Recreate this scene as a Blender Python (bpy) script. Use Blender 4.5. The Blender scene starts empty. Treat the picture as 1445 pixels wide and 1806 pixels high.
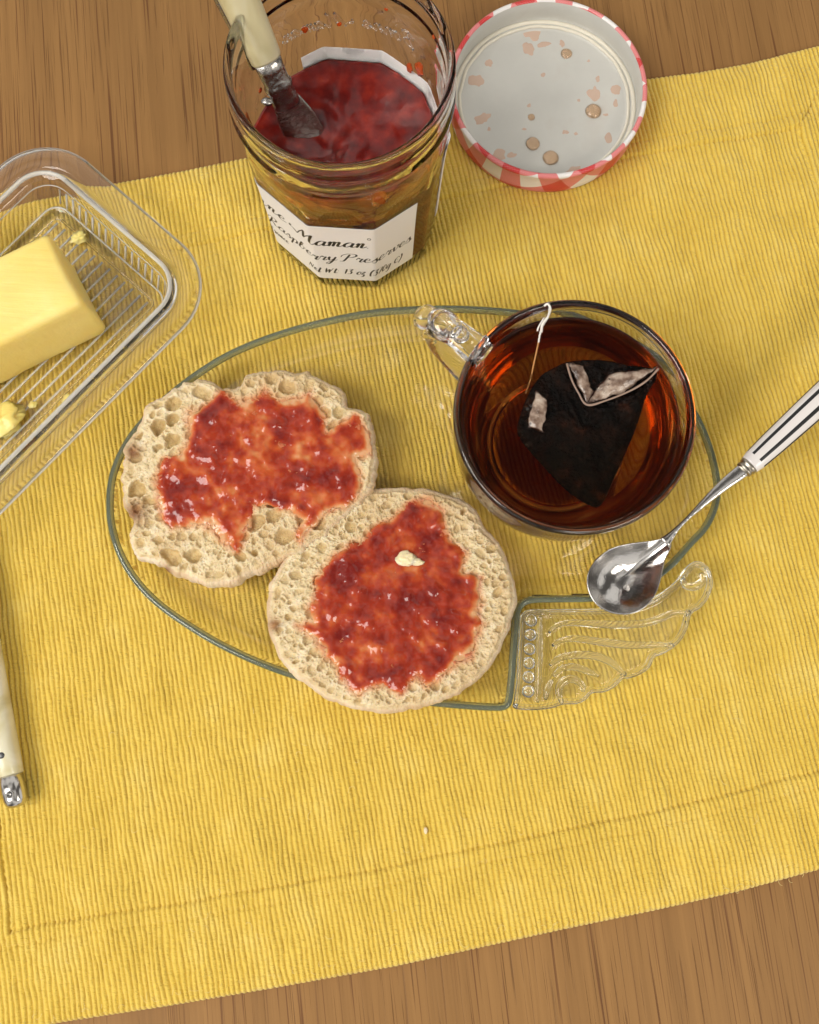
import bpy, math, random
import numpy as np
from mathutils import Vector, Matrix
from mathutils.geometry import delaunay_2d_cdt
random.seed(4); RNG = np.random.default_rng(7)
SC = bpy.context.scene
MM = 0.001

# ------------------------------------------------------------------ camera
CF, CT, CR, CH = 1664.0, math.radians(10.2), math.radians(3.5), 384.4      # focal (px), tilt, roll, height (mm)
_d = np.array([0, math.sin(CT), -math.cos(CT)])
_r0 = np.array([1.0, 0, 0]); _u0 = np.array([0, math.cos(CT), math.sin(CT)])
_R = _r0*math.cos(CR) + _u0*math.sin(CR); _U = -_r0*math.sin(CR) + _u0*math.cos(CR)
_C = np.array([0, -CH*math.tan(CT), CH])
def P(x, y, z=0.0):
    """table-space point (mm) at height z seen at photo pixel x, y (only used to survey positions)"""
    v = _d + _R*((x-722.5)/CF) + _U*((903-y)/CF)
    return _C + v*((z-_C[2])/v[2])
def PX(pts, z): return np.array([P(a, b, z) for a, b in pts])
cam = bpy.data.cameras.new('camera'); co = bpy.data.objects.new('camera', cam); SC.collection.objects.link(co)
co.matrix_world = Matrix([[_R[0], _U[0], -_d[0], _C[0]*MM], [_R[1], _U[1], -_d[1], _C[1]*MM], [_R[2], _U[2], -_d[2], _C[2]*MM], [0, 0, 0, 1]])
cam.sensor_fit = 'VERTICAL'; cam.sensor_height = 36; cam.lens = 36*CF/1806; cam.clip_start = 0.01; cam.clip_end = 50
SC.camera = co

# ------------------------------------------------------------------ light
W = bpy.data.worlds.new('World'); SC.world = W; W.use_nodes = True
nt = W.node_tree; nt.nodes.clear()
wo = nt.nodes.new('ShaderNodeOutputWorld'); bg = nt.nodes.new('ShaderNodeBackground'); nt.links.new(bg.outputs[0], wo.inputs[0])
tc = nt.nodes.new('ShaderNodeTexCoord'); no = nt.nodes.new('ShaderNodeTexNoise'); no.inputs['Scale'].default_value = 1.9; no.inputs['Detail'].default_value = 1
nt.links.new(tc.outputs['Generated'], no.inputs['Vector'])
rp = nt.nodes.new('ShaderNodeValToRGB'); nt.links.new(no.outputs[0], rp.inputs[0]); nt.links.new(rp.outputs[0], bg.inputs[0])
rp.color_ramp.elements[0].position = .43; rp.color_ramp.elements[0].color = (.14, .13, .12, 1)
rp.color_ramp.elements[1].position = .55; rp.color_ramp.elements[1].color = (1.12, 1.08, 1.01, 1)
bg.inputs[1].default_value = 0.78
def area(name, loc, target, sx, sy, power, col):
    l = bpy.data.lights.new(name, 'AREA'); l.shape = 'RECTANGLE'; l.size = sx; l.size_y = sy; l.energy = power; l.color = col
    o = bpy.data.objects.new(name, l); SC.collection.objects.link(o); o.location = loc
    o.rotation_euler = (Vector(target)-Vector(loc)).to_track_quat('-Z', 'Y').to_euler(); return o
area('window_light', (-0.85, -0.45, 1.15), (0, 0, 0), 0.85, 0.65, 18.5, (1.0, .97, .92))
area('added_fill_light', (0.80, -0.65, 1.15), (0, 0, 0), 0.40, 0.40, 6.5, (1.0, .94, .84))  # added fill lamp from the front right, not a real window
SC.view_settings.view_transform = 'Standard'; SC.view_settings.look = 'None'; SC.view_settings.exposure = 0; SC.view_settings.gamma = 1
cy = SC.cycles
cy.use_denoising = True; cy.caustics_refractive = True; cy.caustics_reflective = False; cy.blur_glossy = 0.0
cy.max_bounces = 20; cy.transmission_bounces = 18; cy.transparent_max_bounces = 12; cy.diffuse_bounces = 4; cy.glossy_bounces = 8
cy.sample_clamp_indirect = 25.0; cy.use_adaptive_sampling = True; cy.adaptive_threshold = 0.01

# ------------------------------------------------------------------ node helpers
class M_:
    def __init__(s, name):
        s.m = bpy.data.materials.new(name); s.m.use_nodes = True; s.t = s.m.node_tree
        s.b = s.t.nodes['Principled BSDF']; s.out = s.t.nodes['Material Output']
    def n(s, typ, **kw):
        nd = s.t.nodes.new('ShaderNode'+typ)
        for k, v in kw.items():
            if k in nd.inputs.keys() if isinstance(k, str) else False: s.put(nd.inputs[k], v)
            else: setattr(nd, k, v)
        return nd
    def put(s, sock, v):
        if isinstance(v, bpy.types.NodeSocket): s.t.links.new(v, sock)
        elif isinstance(v, bpy.types.Node): s.t.links.new(v.outputs[0], sock)
        else: sock.default_value = v
    def p(s, **kw):
        for k, v in kw.items():
            s.put(s.b.inputs[k.replace('_', ' ')], v)
        return s
    def math(s, op, a, b=0.0, c=None, clamp=False):
        nd = s.t.nodes.new('ShaderNodeMath'); nd.operation = op; nd.use_clamp = clamp
        s.put(nd.inputs[0], a); s.put(nd.inputs[1], b)
        if c is not None: s.put(nd.inputs[2], c)
        return nd.outputs[0]
    def ramp(s, f, stops, interp='LINEAR'):
        nd = s.t.nodes.new('ShaderNodeValToRGB'); s.put(nd.inputs[0], f); cr = nd.color_ramp; cr.interpolation = interp
        while len(cr.elements) < len(stops): cr.elements.new(.5)
        for e, (q, c) in zip(cr.elements, stops): e.position = q; e.color = tuple(c) + (1,) if len(c) == 3 else c
        return nd.outputs[0]
    def mix(s, f, a, b, mode='MIX'):
        nd = s.t.nodes.new('ShaderNodeMix'); nd.data_type = 'RGBA'; nd.blend_type = mode
        s.put(nd.inputs[0], f); s.put(nd.inputs[6], a if not isinstance(a, tuple) else a+(1,)); s.put(nd.inputs[7], b if not isinstance(b, tuple) else b+(1,))
        return nd.outputs[2]
    def noise(s, scale, detail=2, vec=None, rough=.5, dist=0.0):
        nd = s.t.nodes.new('ShaderNodeTexNoise'); nd.inputs['Scale'].default_value = scale; nd.inputs['Detail'].default_value = detail
        nd.inputs['Roughness'].default_value = rough; nd.inputs['Distortion'].default_value = dist
        s.put(nd.inputs['Vector'], vec if vec is not None else s.obj()); return nd.outputs[0]
    def obj(s):
        return s.t.nodes.new('ShaderNodeTexCoord').outputs['Object']
    def uv(s): return s.t.nodes.new('ShaderNodeTexCoord').outputs['UV']
    def mapping(s, vec, rot=(0, 0, 0), scale=(1, 1, 1), loc=(0, 0, 0)):
        nd = s.t.nodes.new('ShaderNodeMapping'); s.put(nd.inputs[0], vec); nd.inputs['Rotation'].default_value = rot
        nd.inputs['Scale'].default_value = scale; nd.inputs['Location'].default_value = loc; return nd.outputs[0]
    def attr(s, name):
        nd = s.t.nodes.new('ShaderNodeAttribute'); nd.attribute_name = name; return nd
    def bump(s, h, dist, strength=1.0, normal=None):
        nd = s.t.nodes.new('ShaderNodeBump'); s.put(nd.inputs['Height'], h); nd.inputs['Distance'].default_value = dist
        nd.inputs['Strength'].default_value = strength
        if normal is not None: s.put(nd.inputs['Normal'], normal)
        s.t.links.new(nd.outputs[0], s.b.inputs['Normal']); return nd.outputs[0]
    def absorb(s, color, density):
        va = s.t.nodes.new('ShaderNodeVolumeAbsorption'); va.inputs[0].default_value = color+(1,); va.inputs[1].default_value = density
        s.t.links.new(va.outputs[0], s.out.inputs['Volume'])
def glass(name, ior=1.5, rough=0.0, tint=(1, 1, 1), absorb=None, bump=None):
    k = M_(name); k.p(Base_Color=tint+(1,), Roughness=rough, IOR=ior, Transmission_Weight=1.0)
    if absorb: k.absorb(*absorb)
    if bump: k.bump(k.noise(bump[0], 2), bump[1])
    return k.m
def plain(name, col, rough=.5, metal=0.0, **kw):
    k = M_(name); k.p(Base_Color=col+(1,), Roughness=rough, Metallic=metal, **kw); return k

# ------------------------------------------------------------------ numpy noise
_T = RNG.random((256, 256))
def vn(x, y, s=0):
    xi = np.floor(x).astype(int); yi = np.floor(y).astype(int); fx = x-xi; fy = y-yi
    fx = fx*fx*(3-2*fx); fy = fy*fy*(3-2*fy); a = (s*37) % 256; b = (s*91) % 256
    g = lambda i, j: _T[(xi+i+a) % 256, (yi+j+b) % 256]
    return (g(0, 0)*(1-fx)+g(1, 0)*fx)*(1-fy) + (g(0, 1)*(1-fx)+g(1, 1)*fx)*fy
def fbm(x, y, s=0, o=4, rough=.5):
    t = 0; a = 1; n = 0
    for i in range(o):
        t = t + a*vn(x*2**i, y*2**i, s+i*7); n += a; a *= rough
    return t/n*2-1
def sstep(a, b, x):
    t = np.clip((x-a)/(b-a), 0, 1); return t*t*(3-2*t)

# ------------------------------------------------------------------ mesh helpers
ORG = {}
def _col(): return SC.collection
def empty(name, loc, label, cat, group=None):
    o = bpy.data.objects.new(name, None); _col().objects.link(o); loc = np.array(loc, float); o.location = loc*MM
    o.empty_display_size = .01; ORG[o.name] = loc; o['label'] = label; o['category'] = cat
    if group: o['group'] = group
    return o
def tag(o, label=None, cat=None, group=None, kind=None):
    for k, v in (('label', label), ('category', cat), ('group', group), ('kind', kind)):
        if v: o[k] = v
    return o
def mesh(name, V, Fs, mat, parent=None, smooth=True, uv=None, attrs=None, org=None, mats=None, midx=None):
    V = np.asarray(V, float)
    if parent is not None: base = ORG[parent.name]
    elif org is not None: base = np.array(org, float)
    else: base = V.mean(0)*[1, 1, 0] + [0, 0, V[:, 2].min()]
    me = bpy.data.meshes.new(name)
    Vl = (V-base)*MM
    if isinstance(Fs, np.ndarray):
        k = Fs.shape[1]; me.vertices.add(len(V)); me.vertices.foreach_set('co', Vl.ravel().astype(np.float32))
        me.loops.add(Fs.size); me.loops.foreach_set('vertex_index', Fs.ravel().astype(np.int32))
        me.polygons.add(len(Fs)); me.polygons.foreach_set('loop_start', (np.arange(len(Fs))*k).astype(np.int32))
        me.update(calc_edges=True); me.validate()
    else:
        me.from_pydata([tuple(v) for v in Vl], [], [tuple(int(i) for i in f) for f in Fs]); me.update()
    if smooth: me.polygons.foreach_set('use_smooth', np.ones(len(me.polygons), bool))
    if uv is not None:
        li = np.empty(len(me.loops), np.int32); me.loops.foreach_get('vertex_index', li)
        l = me.uv_layers.new(name='UVMap'); l.data.foreach_set('uv', np.asarray(uv, np.float32)[li].ravel())
    for k, v in (attrs or {}).items():
        a = me.attributes.new(k, 'FLOAT', 'POINT'); a.data.foreach_set('value', np.asarray(v, np.float32))
    for m in (mats or [mat]): me.materials.append(m)
    if midx is not None: me.polygons.foreach_set('material_index', np.asarray(midx, np.int32))
    o = bpy.data.objects.new(name, me); _col().objects.link(o)
    if parent is not None: o.parent = parent
    else: o.location = base*MM
    ORG[o.name] = base
    return o
def orient(faces, V):
    """flip so that the closed mesh has positive volume"""
    V = np.asarray(V); vol = 0
    for f in faces:
        a = V[f[0]]
        for i in range(1, len(f)-1): vol += np.dot(a, np.cross(V[f[i]], V[f[i+1]]))
    return [tuple(reversed(f)) for f in faces] if vol < 0 else faces
def rings(R, close_ends=True, loop=False, ends=None):
    """R: list of (K,3) rings -> verts, faces"""
    R = [np.asarray(r, float) for r in R]; K = len(R[0]); V = np.concatenate(R); F = []
    n = len(R)
    for j in range(n if loop else n-1):
        a = j*K; b = ((j+1) % n)*K
        F += [(a+i, a+(i+1) % K, b+(i+1) % K, b+i) for i in range(K)]
    if close_ends and not loop:
        c0 = len(V); V = np.vstack([V, R[0].mean(0) if ends is None else ends[0], R[-1].mean(0) if ends is None else ends[1]])
        F += [(c0, (i+1) % K, i) for i in range(K)]; a = (n-1)*K
        F += [(c0+1, a+i, a+(i+1) % K) for i in range(K)]
    F = orient(F, V)
    return V, F
def join(parts):
    V = []; F = []; o = 0
    for v, f in parts:
        V.append(np.asarray(v)); F += [tuple(i+o for i in q) for q in f]; o += len(v)
    return np.concatenate(V), F
def circ(c, r, z, K, ph=0):
    t = np.arange(K)/K*2*np.pi+ph; return np.stack([c[0]+r*np.cos(t), c[1]+r*np.sin(t), np.full(K, z)], -1)
def cr(pts, n, closed=False, ss=12):
    """Catmull-Rom, resampled to n points evenly"""
    p = np.asarray(pts, float); m = len(p); out = []
    for i in range(m if closed else m-1):
        if closed: a, b, c, d = p[(i-1) % m], p[i], p[(i+1) % m], p[(i+2) % m]
        else: a, b, c, d = p[max(i-1, 0)], p[i], p[i+1], p[min(i+2, m-1)]
        for k in range(ss):
            t = k/ss; out.append(.5*((2*b)+(-a+c)*t+(2*a-5*b+4*c-d)*t*t+(-a+3*b-3*c+d)*t**3))
    if not closed: out.append(p[-1])
    q = np.array(out)
    if closed: q = np.vstack([q, q[0]])
    L = np.concatenate([[0], np.cumsum(np.linalg.norm(np.diff(q, axis=0), axis=1))])
    s = np.linspace(0, L[-1], n+1)[:-1] if closed else np.linspace(0, L[-1], n)
    return np.stack([np.interp(s, L, q[:, k]) for k in range(q.shape[1])], -1)
def tube(pts, rad, K=12, ax=None, flat=1.0, up=(0, 0, 1)):
    """swept tube; rad scalar/array; flat scales across 'side' direction"""
    p = np.asarray(pts, float); n = len(p); rad = np.broadcast_to(rad, (n,)) if np.ndim(rad) < 2 else rad
    up = np.array(up, float); R = []
    tg = np.gradient(p, axis=0); tg /= np.linalg.norm(tg, axis=1)[:, None]
    side = np.cross(up, tg[0]);
    if np.linalg.norm(side) < 1e-3: side = np.cross([0, 1, 0], tg[0])
    for i in range(n):
        s = np.cross(up, tg[i])
        if np.linalg.norm(s) < .05: s = side
        s = s/np.linalg.norm(s)
        if s @ side < 0: s = -s
        side = s; w = np.cross(tg[i], s)
        t = np.arange(K)/K*2*np.pi
        R.append(p[i]+np.outer(np.cos(t), s)*rad[i]*flat+np.outer(np.sin(t), w)*rad[i])
    return rings(R)
def poly_sd(X, Y, poly):
    """signed distance (positive inside) of points to polygon"""
    p = np.asarray(poly)[:, :2]; n = len(p); d = np.full(X.shape, 1e9); ins = np.zeros(X.shape, bool)
    for i in range(n):
        a = p[i]; b = p[(i+1) % n]; e = b-a; wx = X-a[0]; wy = Y-a[1]
        t = np.clip((wx*e[0]+wy*e[1])/(e@e+1e-12), 0, 1); d = np.minimum(d, (wx-e[0]*t)**2+(wy-e[1]*t)**2)
        c = ((a[1] > Y) != (b[1] > Y)); xx = (b[0]-a[0])*(Y-a[1])/((b[1]-a[1]) if b[1] != a[1] else 1e-9)+a[0]
        ins ^= c & (X < xx)
    return np.where(ins, 1, -1)*np.sqrt(d)
def line_d(X, Y, pl):
    p = np.asarray(pl)[:, :2]; d = np.full(X.shape, 1e9)
    for a, b in zip(p[:-1], p[1:]):
        e = b-a; wx = X-a[0]; wy = Y-a[1]; t = np.clip((wx*e[0]+wy*e[1])/(e@e+1e-12), 0, 1)
        d = np.minimum(d, (wx-e[0]*t)**2+(wy-e[1]*t)**2)
    return np.sqrt(d)
def relief(outline, inner, ztop, zbot, border=()):
    """closed solid from outline polygon; inner points; ztop/zbot functions of (x, y, dist)"""
    o = np.asarray(outline)[:, :2]; n = len(o)
    pts = [Vector(q) for q in o]+[Vector(q) for q in inner]
    ed = [(i, (i+1) % n) for i in range(n)]
    v, e, f, ov, oe, of = delaunay_2d_cdt(pts, ed, [], 1, 1e-5)
    q = np.array([tuple(a) for a in v]); sd = np.abs(poly_sd(q[:, 0], q[:, 1], o))
    zt = ztop(q[:, 0], q[:, 1], sd); zb = zbot(q[:, 0], q[:, 1], sd); N = len(q)
    inv = [-1]*n
    for k, l in enumerate(ov):
        for a in l:
            if a < n: inv[a] = k
    V = np.vstack([np.c_[q, zt], np.c_[q, zb]])
    F = []
    for t in f:
        a = np.cross(q[t[1]]-q[t[0]], q[t[2]]-q[t[0]])
        t = tuple(t) if a > 0 else tuple(reversed(t))
        F.append(t); F.append(tuple(N+i for i in reversed(t)))
    area = .5*sum(o[i][0]*o[(i+1) % n][1]-o[(i+1) % n][0]*o[i][1] for i in range(n))
    for i in range(n):
        a, b = inv[i], inv[(i+1) % n]
        F.append((N+a, N+b, b, a) if area > 0 else (a, b, N+b, N+a))
    return V, F
def grid_in(poly, step, dmin, dmax=1e9, jit=.0):
    p = np.asarray(poly)[:, :2]; x0, y0 = p.min(0); x1, y1 = p.max(0)
    X, Y = np.meshgrid(np.arange(x0, x1, step), np.arange(y0, y1, step)); X[::2] += step/2
    sd = poly_sd(X, Y, p); k = (sd > dmin) & (sd <= dmax); return np.stack([X[k], Y[k]], -1)
def inset(poly, d):
    p = np.asarray(poly)[:, :2]; t = np.roll(p, -1, 0)-np.roll(p, 1, 0); t /= np.linalg.norm(t, axis=1)[:, None]
    nn = np.stack([-t[:, 1], t[:, 0]], -1)
    ar = .5*np.sum(p[:, 0]*np.roll(p[:, 1], -1)-np.roll(p[:, 0], -1)*p[:, 1])
    return p+nn*d*(1 if ar > 0 else -1)

# ================================================================== table top
k = M_('oak'); ga, gb = P(1340, 1565), P(1377, 1780); gd = math.atan2((gb-ga)[1], (gb-ga)[0])
v = k.mapping(k.obj(), rot=(0, 0, -(gd-math.pi/2)))
warp = k.mapping(v, scale=(1, 1, 1))
n1 = k.noise(1, 4, k.mapping(v, scale=(85, 1.6, 1)), .6, .25)
n2 = k.noise(1, 5, k.mapping(v, scale=(330, 5, 1), loc=(3, 1, 0)), .65, .2)
n3 = k.noise(1, 2, k.mapping(v, scale=(1250, 16, 1), loc=(7, 2, 0)), .5, .6)
n4 = k.noise(1, 2, k.mapping(v, scale=(18, 1.0, 1), loc=(1, 5, 0)), .5)
c = k.ramp(k.math('ADD', k.math('MULTIPLY', n1, .55), k.math('MULTIPLY', n2, .45)),
           [(.30, (.18, .087, .026)), (.45, (.24, .120, .037)), (.60, (.298, .153, .049)), (.75, (.352, .190, .064))])
c = k.mix(k.ramp(n4, [(.38, (0, 0, 0)), (.66, (1, 1, 1))]), c, (.26, .12, .045), 'MIX') if False else k.mix(k.math('MULTIPLY', n4, .45), c, (.29, .15, .05))
pore = k.ramp(n3, [(.60, (0, 0, 0)), (.70, (1, 1, 1))])
pore2 = k.ramp(k.noise(1, 1, k.mapping(v, scale=(900, 9, 1), loc=(17, 9, 0)), .5, .3), [(.61, (0, 0, 0)), (.70, (1, 1, 1))])
c = k.mix(k.math('MULTIPLY', pore, .6), c, (.10, .038, .011)); c = k.mix(k.math('MULTIPLY', pore2, .8), c, (.12, .045, .015))
k.p(Base_Color=c, Roughness=k.math('MULTIPLY_ADD', n2, .15, .45)); k.b.inputs['Specular IOR Level'].default_value = .22
k.bump(k.math('ADD', k.math('MULTIPLY', n2, .4), k.math('MULTIPLY', pore, -1.0)), .00012)
tt = mesh('table_top', [(-1500, -1500, 0), (1500, -1500, 0), (1500, 1500, 0), (-1500, 1500, 0), (-1500, -1500, -30), (1500, -1500, -30), (1500, 1500, -30), (-1500, 1500, -30)],
          [(0, 1, 2, 3), (7, 6, 5, 4), (0, 4, 5, 1), (1, 5, 6, 2), (2, 6, 7, 3), (3, 7, 4, 0)], k.m, smooth=False, org=(0, 0, 0))
tag(tt, 'warm brown oak table top with fine straight grain', kind='structure')

# ================================================================== placemat
MA = math.radians(14.6); es = np.array([math.cos(MA), math.sin(MA)]); ev = np.array([-es[1], es[0]])
def st(p): return np.array([p[..., 0]*es[0]+p[..., 1]*es[1], p[..., 0]*ev[0]+p[..., 1]*ev[1]])
bot = np.array([st(P(a, b, 2)) for a, b in [(104, 1805), (300, 1775), (500, 1741), (700, 1705), (850, 1672), (1000, 1639), (1150, 1608), (1300, 1574), (1445, 1535)]])
top = np.array([st(P(a, b, 2)) for a, b in [(0, 362), (205, 322), (330, 299), (430, 278), (800, 212), (1140, 138), (1230, 127), (1320, 111), (1445, 80)]])
sL = st(P(21, 1640, 2))[0]-36; sR = st(P(1415, 280, 2))[0]+38
PITCH = 2.0; nr = int((sR-sL)/PITCH); NS = nr*7; NT = 620
s = np.linspace(sL, sR, NS+1); tt_ = np.linspace(0, 1, NT+1)
S, TT = np.meshgrid(s, tt_)
b_ = np.interp(s, bot[:, 0], bot[:, 1]); b_[s < bot[0, 0]] = bot[0, 1]; t_ = np.interp(s, top[:, 0], top[:, 1])
T = b_[None]*(1-TT)+t_[None]*TT
ds = S + 0.6*fbm(S/14, T/26, 3, 3) + .27*fbm(S/2.2, T/6, 9, 3) - 1.6*np.exp(-((S-sL-37)/9)**2)*0
ph = ((ds-sL)/PITCH); rid = np.floor(ph)
rib = np.abs(np.sin(np.pi*ph))**.75
rw = .82+.35*vn(rid*7.3, T/5, 2)+.12*vn(rid*3.1, T/1.3, 5)
Z = 1.65+.82*rib*rw
# beads where the weft crosses
Z += .11*np.sin(2*np.pi*T/1.7+rid*2.4+5*vn(rid*1.3, T/3, 8))*rib+.10*fbm(rid*5.1+S/1.5, T/.9, 18, 2)*rib
hem = 36.0; hem_shade = np.zeros_like(Z)
db = T-b_[None]; dt = t_[None]-T; dl = S-sL; dr = sR-S
dm = np.minimum(np.minimum(db, dt), np.minimum(dl, dr))
wob = .8*fbm(S/20, T/20, 31, 2)
Z += .75*sstep(hem+.8, hem-.8, dm+wob)
for d0, dep in ((hem, .85), (hem-6, .5)):
    cut = np.exp(-((dm+wob-d0)/.6)**2); sti = .8+.3*np.sin((S+T)*2*np.pi/3.2); Z -= dep*cut*sti; hem_shade = np.maximum(hem_shade, 22e-2*cut*sti*dep)
# mitred corners
for cs, ct, sg, tg_ in ((dl, db, 1, 1), (dr, dt, 1, 1), (dl, dt, 1, 1), (dr, db, 1, 1)):
    m = np.exp(-((cs-ct+1.5*fbm(S/9, T/9, 5, 2))/.7)**2)*sstep(hem+4, hem, np.maximum(cs, ct)); Z -= .85*m
    Z += .35*sstep(-.5, .5, cs-ct)*sstep(hem, hem-2, np.maximum(cs, ct))
    Z += 1.1*np.exp(-(((cs-hem)**2+(ct-hem)**2)/30.0))
# loose folds of the cloth, flat where things stand on it
folds = 2.6*fbm(S/28, T/60, 21, 3)+1.15*fbm(S/8, T/26, 22, 2)+.8*np.exp(-((dm-hem-5)/5)**2)*fbm(S/12, T/12, 24, 2)
# edge rolls down
edge = np.minimum(np.minimum(db, dt), np.minimum(dl, dr)); Z *= .25+.75*np.sqrt(np.clip(edge/1.6, 0, 1))
Xw = S*es[0]+T*ev[0]; Yw = S*es[1]+T*ev[1]
_flat = np.ones_like(S)
for (cx, cy_, r) in ((-31.8, 128.2, 36), (48.9, 187.8, 44), (56, 24, 60), (-60, 5, 66), (0, -15, 75), (-15, -20, 80), (-125, 60, 62), (-150, 60, 60)):
    _flat *= sstep(r-6, r+22, np.hypot(Xw-cx, Yw-cy_))
Z += (np.clip(folds, -.6, 3)*_flat+.25*_flat)*sstep(0, 10, edge)
Xw = Xw+es[0]*(ds-S)*-.6; Yw = Yw+es[1]*(ds-S)*-.6
# scalloped raw edge
sc = .35*(rib-.5)*sstep(3, 0, edge)
Yw = Yw+sc*np.where(db < dt, -1, 1)
idx = np.arange((NT+1)*(NS+1)).reshape(NT+1, NS+1)
Fq = np.stack([idx[:-1, :-1], idx[:-1, 1:], idx[1:, 1:], idx[1:, :-1]], -1).reshape(-1, 4)
V = np.stack([Xw, Yw, Z], -1).reshape(-1, 3)
# hanging skirt down to the table so the cloth has thickness
bd = np.concatenate([idx[0, :], idx[1:, -1], idx[-1, -2::-1], idx[-2:0:-1, 0]])
V2 = V[bd].copy(); V2[:, 2] = .15
nb = len(bd); j = np.arange(nb); Fs = np.stack([bd[j], len(V)+j, len(V)+(j+1) % nb, bd[(j+1) % nb]], -1)
V = np.vstack([V, V2]); Fq = np.vstack([Fq, Fs])
uvm = np.concatenate([np.stack([ph.ravel()*.002, T.ravel()*.001], -1), np.zeros((nb, 2))]); 
groove_shade = np.concatenate([np.clip(1-rib+.8*hem_shade, 0, 1).ravel(), np.zeros(nb)])
k = M_('yellow_cotton'); uvn = k.uv()
yc = k.ramp(k.noise(1, 3, k.mapping(uvn, scale=(60, 45, 1)), .5), [(.3, (.75, .515, .066)), (.55, (.83, .585, .092)), (.75, (.88, .66, .15))])
fine = k.noise(1, 2, k.mapping(uvn, scale=(800, 1500, 1)), .6)
yc = k.mix(k.math('MULTIPLY', fine, .35), yc, (.87, .69, .19))
yc = k.mix(k.math('MULTIPLY', k.math('POWER', k.attr('groove_shade').outputs['Fac'], 1.25), .88), yc, (.50, .27, .012))  # shade of the rib grooves and hem seams painted into the colour
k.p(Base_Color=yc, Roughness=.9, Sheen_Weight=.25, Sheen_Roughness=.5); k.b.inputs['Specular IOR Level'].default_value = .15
wv = k.math('ADD', k.noise(1, 2, k.mapping(uvn, scale=(420, 950, 1)), .6), k.math('MULTIPLY', k.noise(1, 1, k.mapping(uvn, scale=(900, 2300, 1)), .6), .5))
k.bump(k.math('ADD', wv, k.math('MULTIPLY', k.noise(3000, 2), .5)), .0009, .9)
pm = mesh('placemat', V, Fq, k.m, uv=uvm, attrs={'groove_shade': groove_shade}, org=(Xw.mean(), Yw.mean(), 0))
tag(pm, 'bright yellow ribbed cotton placemat with stitched hem, under the plate and the jar', 'placemat')
MZ = 2.6     # height at which things rest on the cloth

# ================================================================== glass plate
rimz = MZ+14
out_px = [(740, 537), (650, 544), (560, 562), (480, 585), (400, 618), (330, 662), (270, 712), (222, 768), (194, 825), (185, 880), (191, 940), (215, 1000), (258, 1055), (320, 1103), (400, 1150), (500, 1192), (620, 1224), (740, 1243), (820, 1251), (872, 1254),
          (893, 1252), (904, 1240), (909, 1205), (913, 1150), (917, 1095), (922, 1074), (937, 1064), (980, 1062), (1040, 1061), (1090, 1056), (1140, 1038), (1190, 1000), (1225, 962), (1250, 935),
          (1266, 905), (1274, 870), (1271, 830), (1256, 775), (1230, 720), (1185, 662), (1120, 608), (1030, 568), (930, 546), (830, 537)]
OUT = cr(PX(out_px, rimz)[::-1, :2], 520, True)
def zt(x, y, d):
    return MZ+np.interp(d, [0, .35, .9, 1.5, 2.2, 3.2, 4.6, 6.5, 9, 12, 16, 30], [12.0, 12.7, 13.1, 13.1, 12.8, 11.3, 8.6, 5.9, 3.9, 3.1, 2.9, 2.9])
def zb(x, y, d):
    return MZ+np.interp(d, [0, .35, .9, 1.5, 2.2, 3.2, 4.6, 6.5, 9, 12, 16, 30], [12.5, 11.7, 10.7, 9.8, 8.6, 6.9, 4.6, 2.3, .8, .15, 0, 0])
inner = np.vstack([inset(OUT, q) for q in (.35, .9, 1.5, 2.2)]+[grid_in(OUT, 1.5, 2.9, 17), grid_in(OUT, 7, 17)])
sdv = poly_sd(inner[:, 0], inner[:, 1], OUT); inner = inner[sdv > .3]
V, F = relief(OUT, inner, zt, zb)
cp = P(640, 900, MZ)
plate = empty('snack_plate', (cp[0], cp[1], MZ), 'clear pressed glass snack plate with scrolled wing handle, under the teacup and muffin halves', 'plate')
G_PL = glass('plate_glass', 1.5, 0.0, (1, 1, 1), ((.62, .86, .70), 5.0)); G_PL.node_tree.nodes['Principled BSDF'].inputs['Specular IOR Level'].default_value = .3
mesh('bowl', V, F, G_PL, plate)
rc = inset(OUT, 1.35); rcv = np.c_[rc, np.full(len(rc), rimz-2.1)]; RR = []
ap_ = inset(OUT, 2.75); bp_ = inset(OUT, .02)
for t_a in np.arange(12)/12*2*np.pi:
    cs1 = math.copysign(abs(math.cos(t_a))**.75, math.cos(t_a)); m1_ = (ap_+bp_)/2; RR.append(np.c_[m1_+(ap_-bp_)/2*cs1, np.full(len(rc), rimz-2.0+1.5*math.sin(t_a))])
V, F = rings(RR, loop=True)
k = M_('green_glass_edge'); k.p(Base_Color=(.42, .46, .31, 1), Roughness=.05, IOR=1.5, Transmission_Weight=.78); mesh('rim', V, F, k.m, plate)
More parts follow.
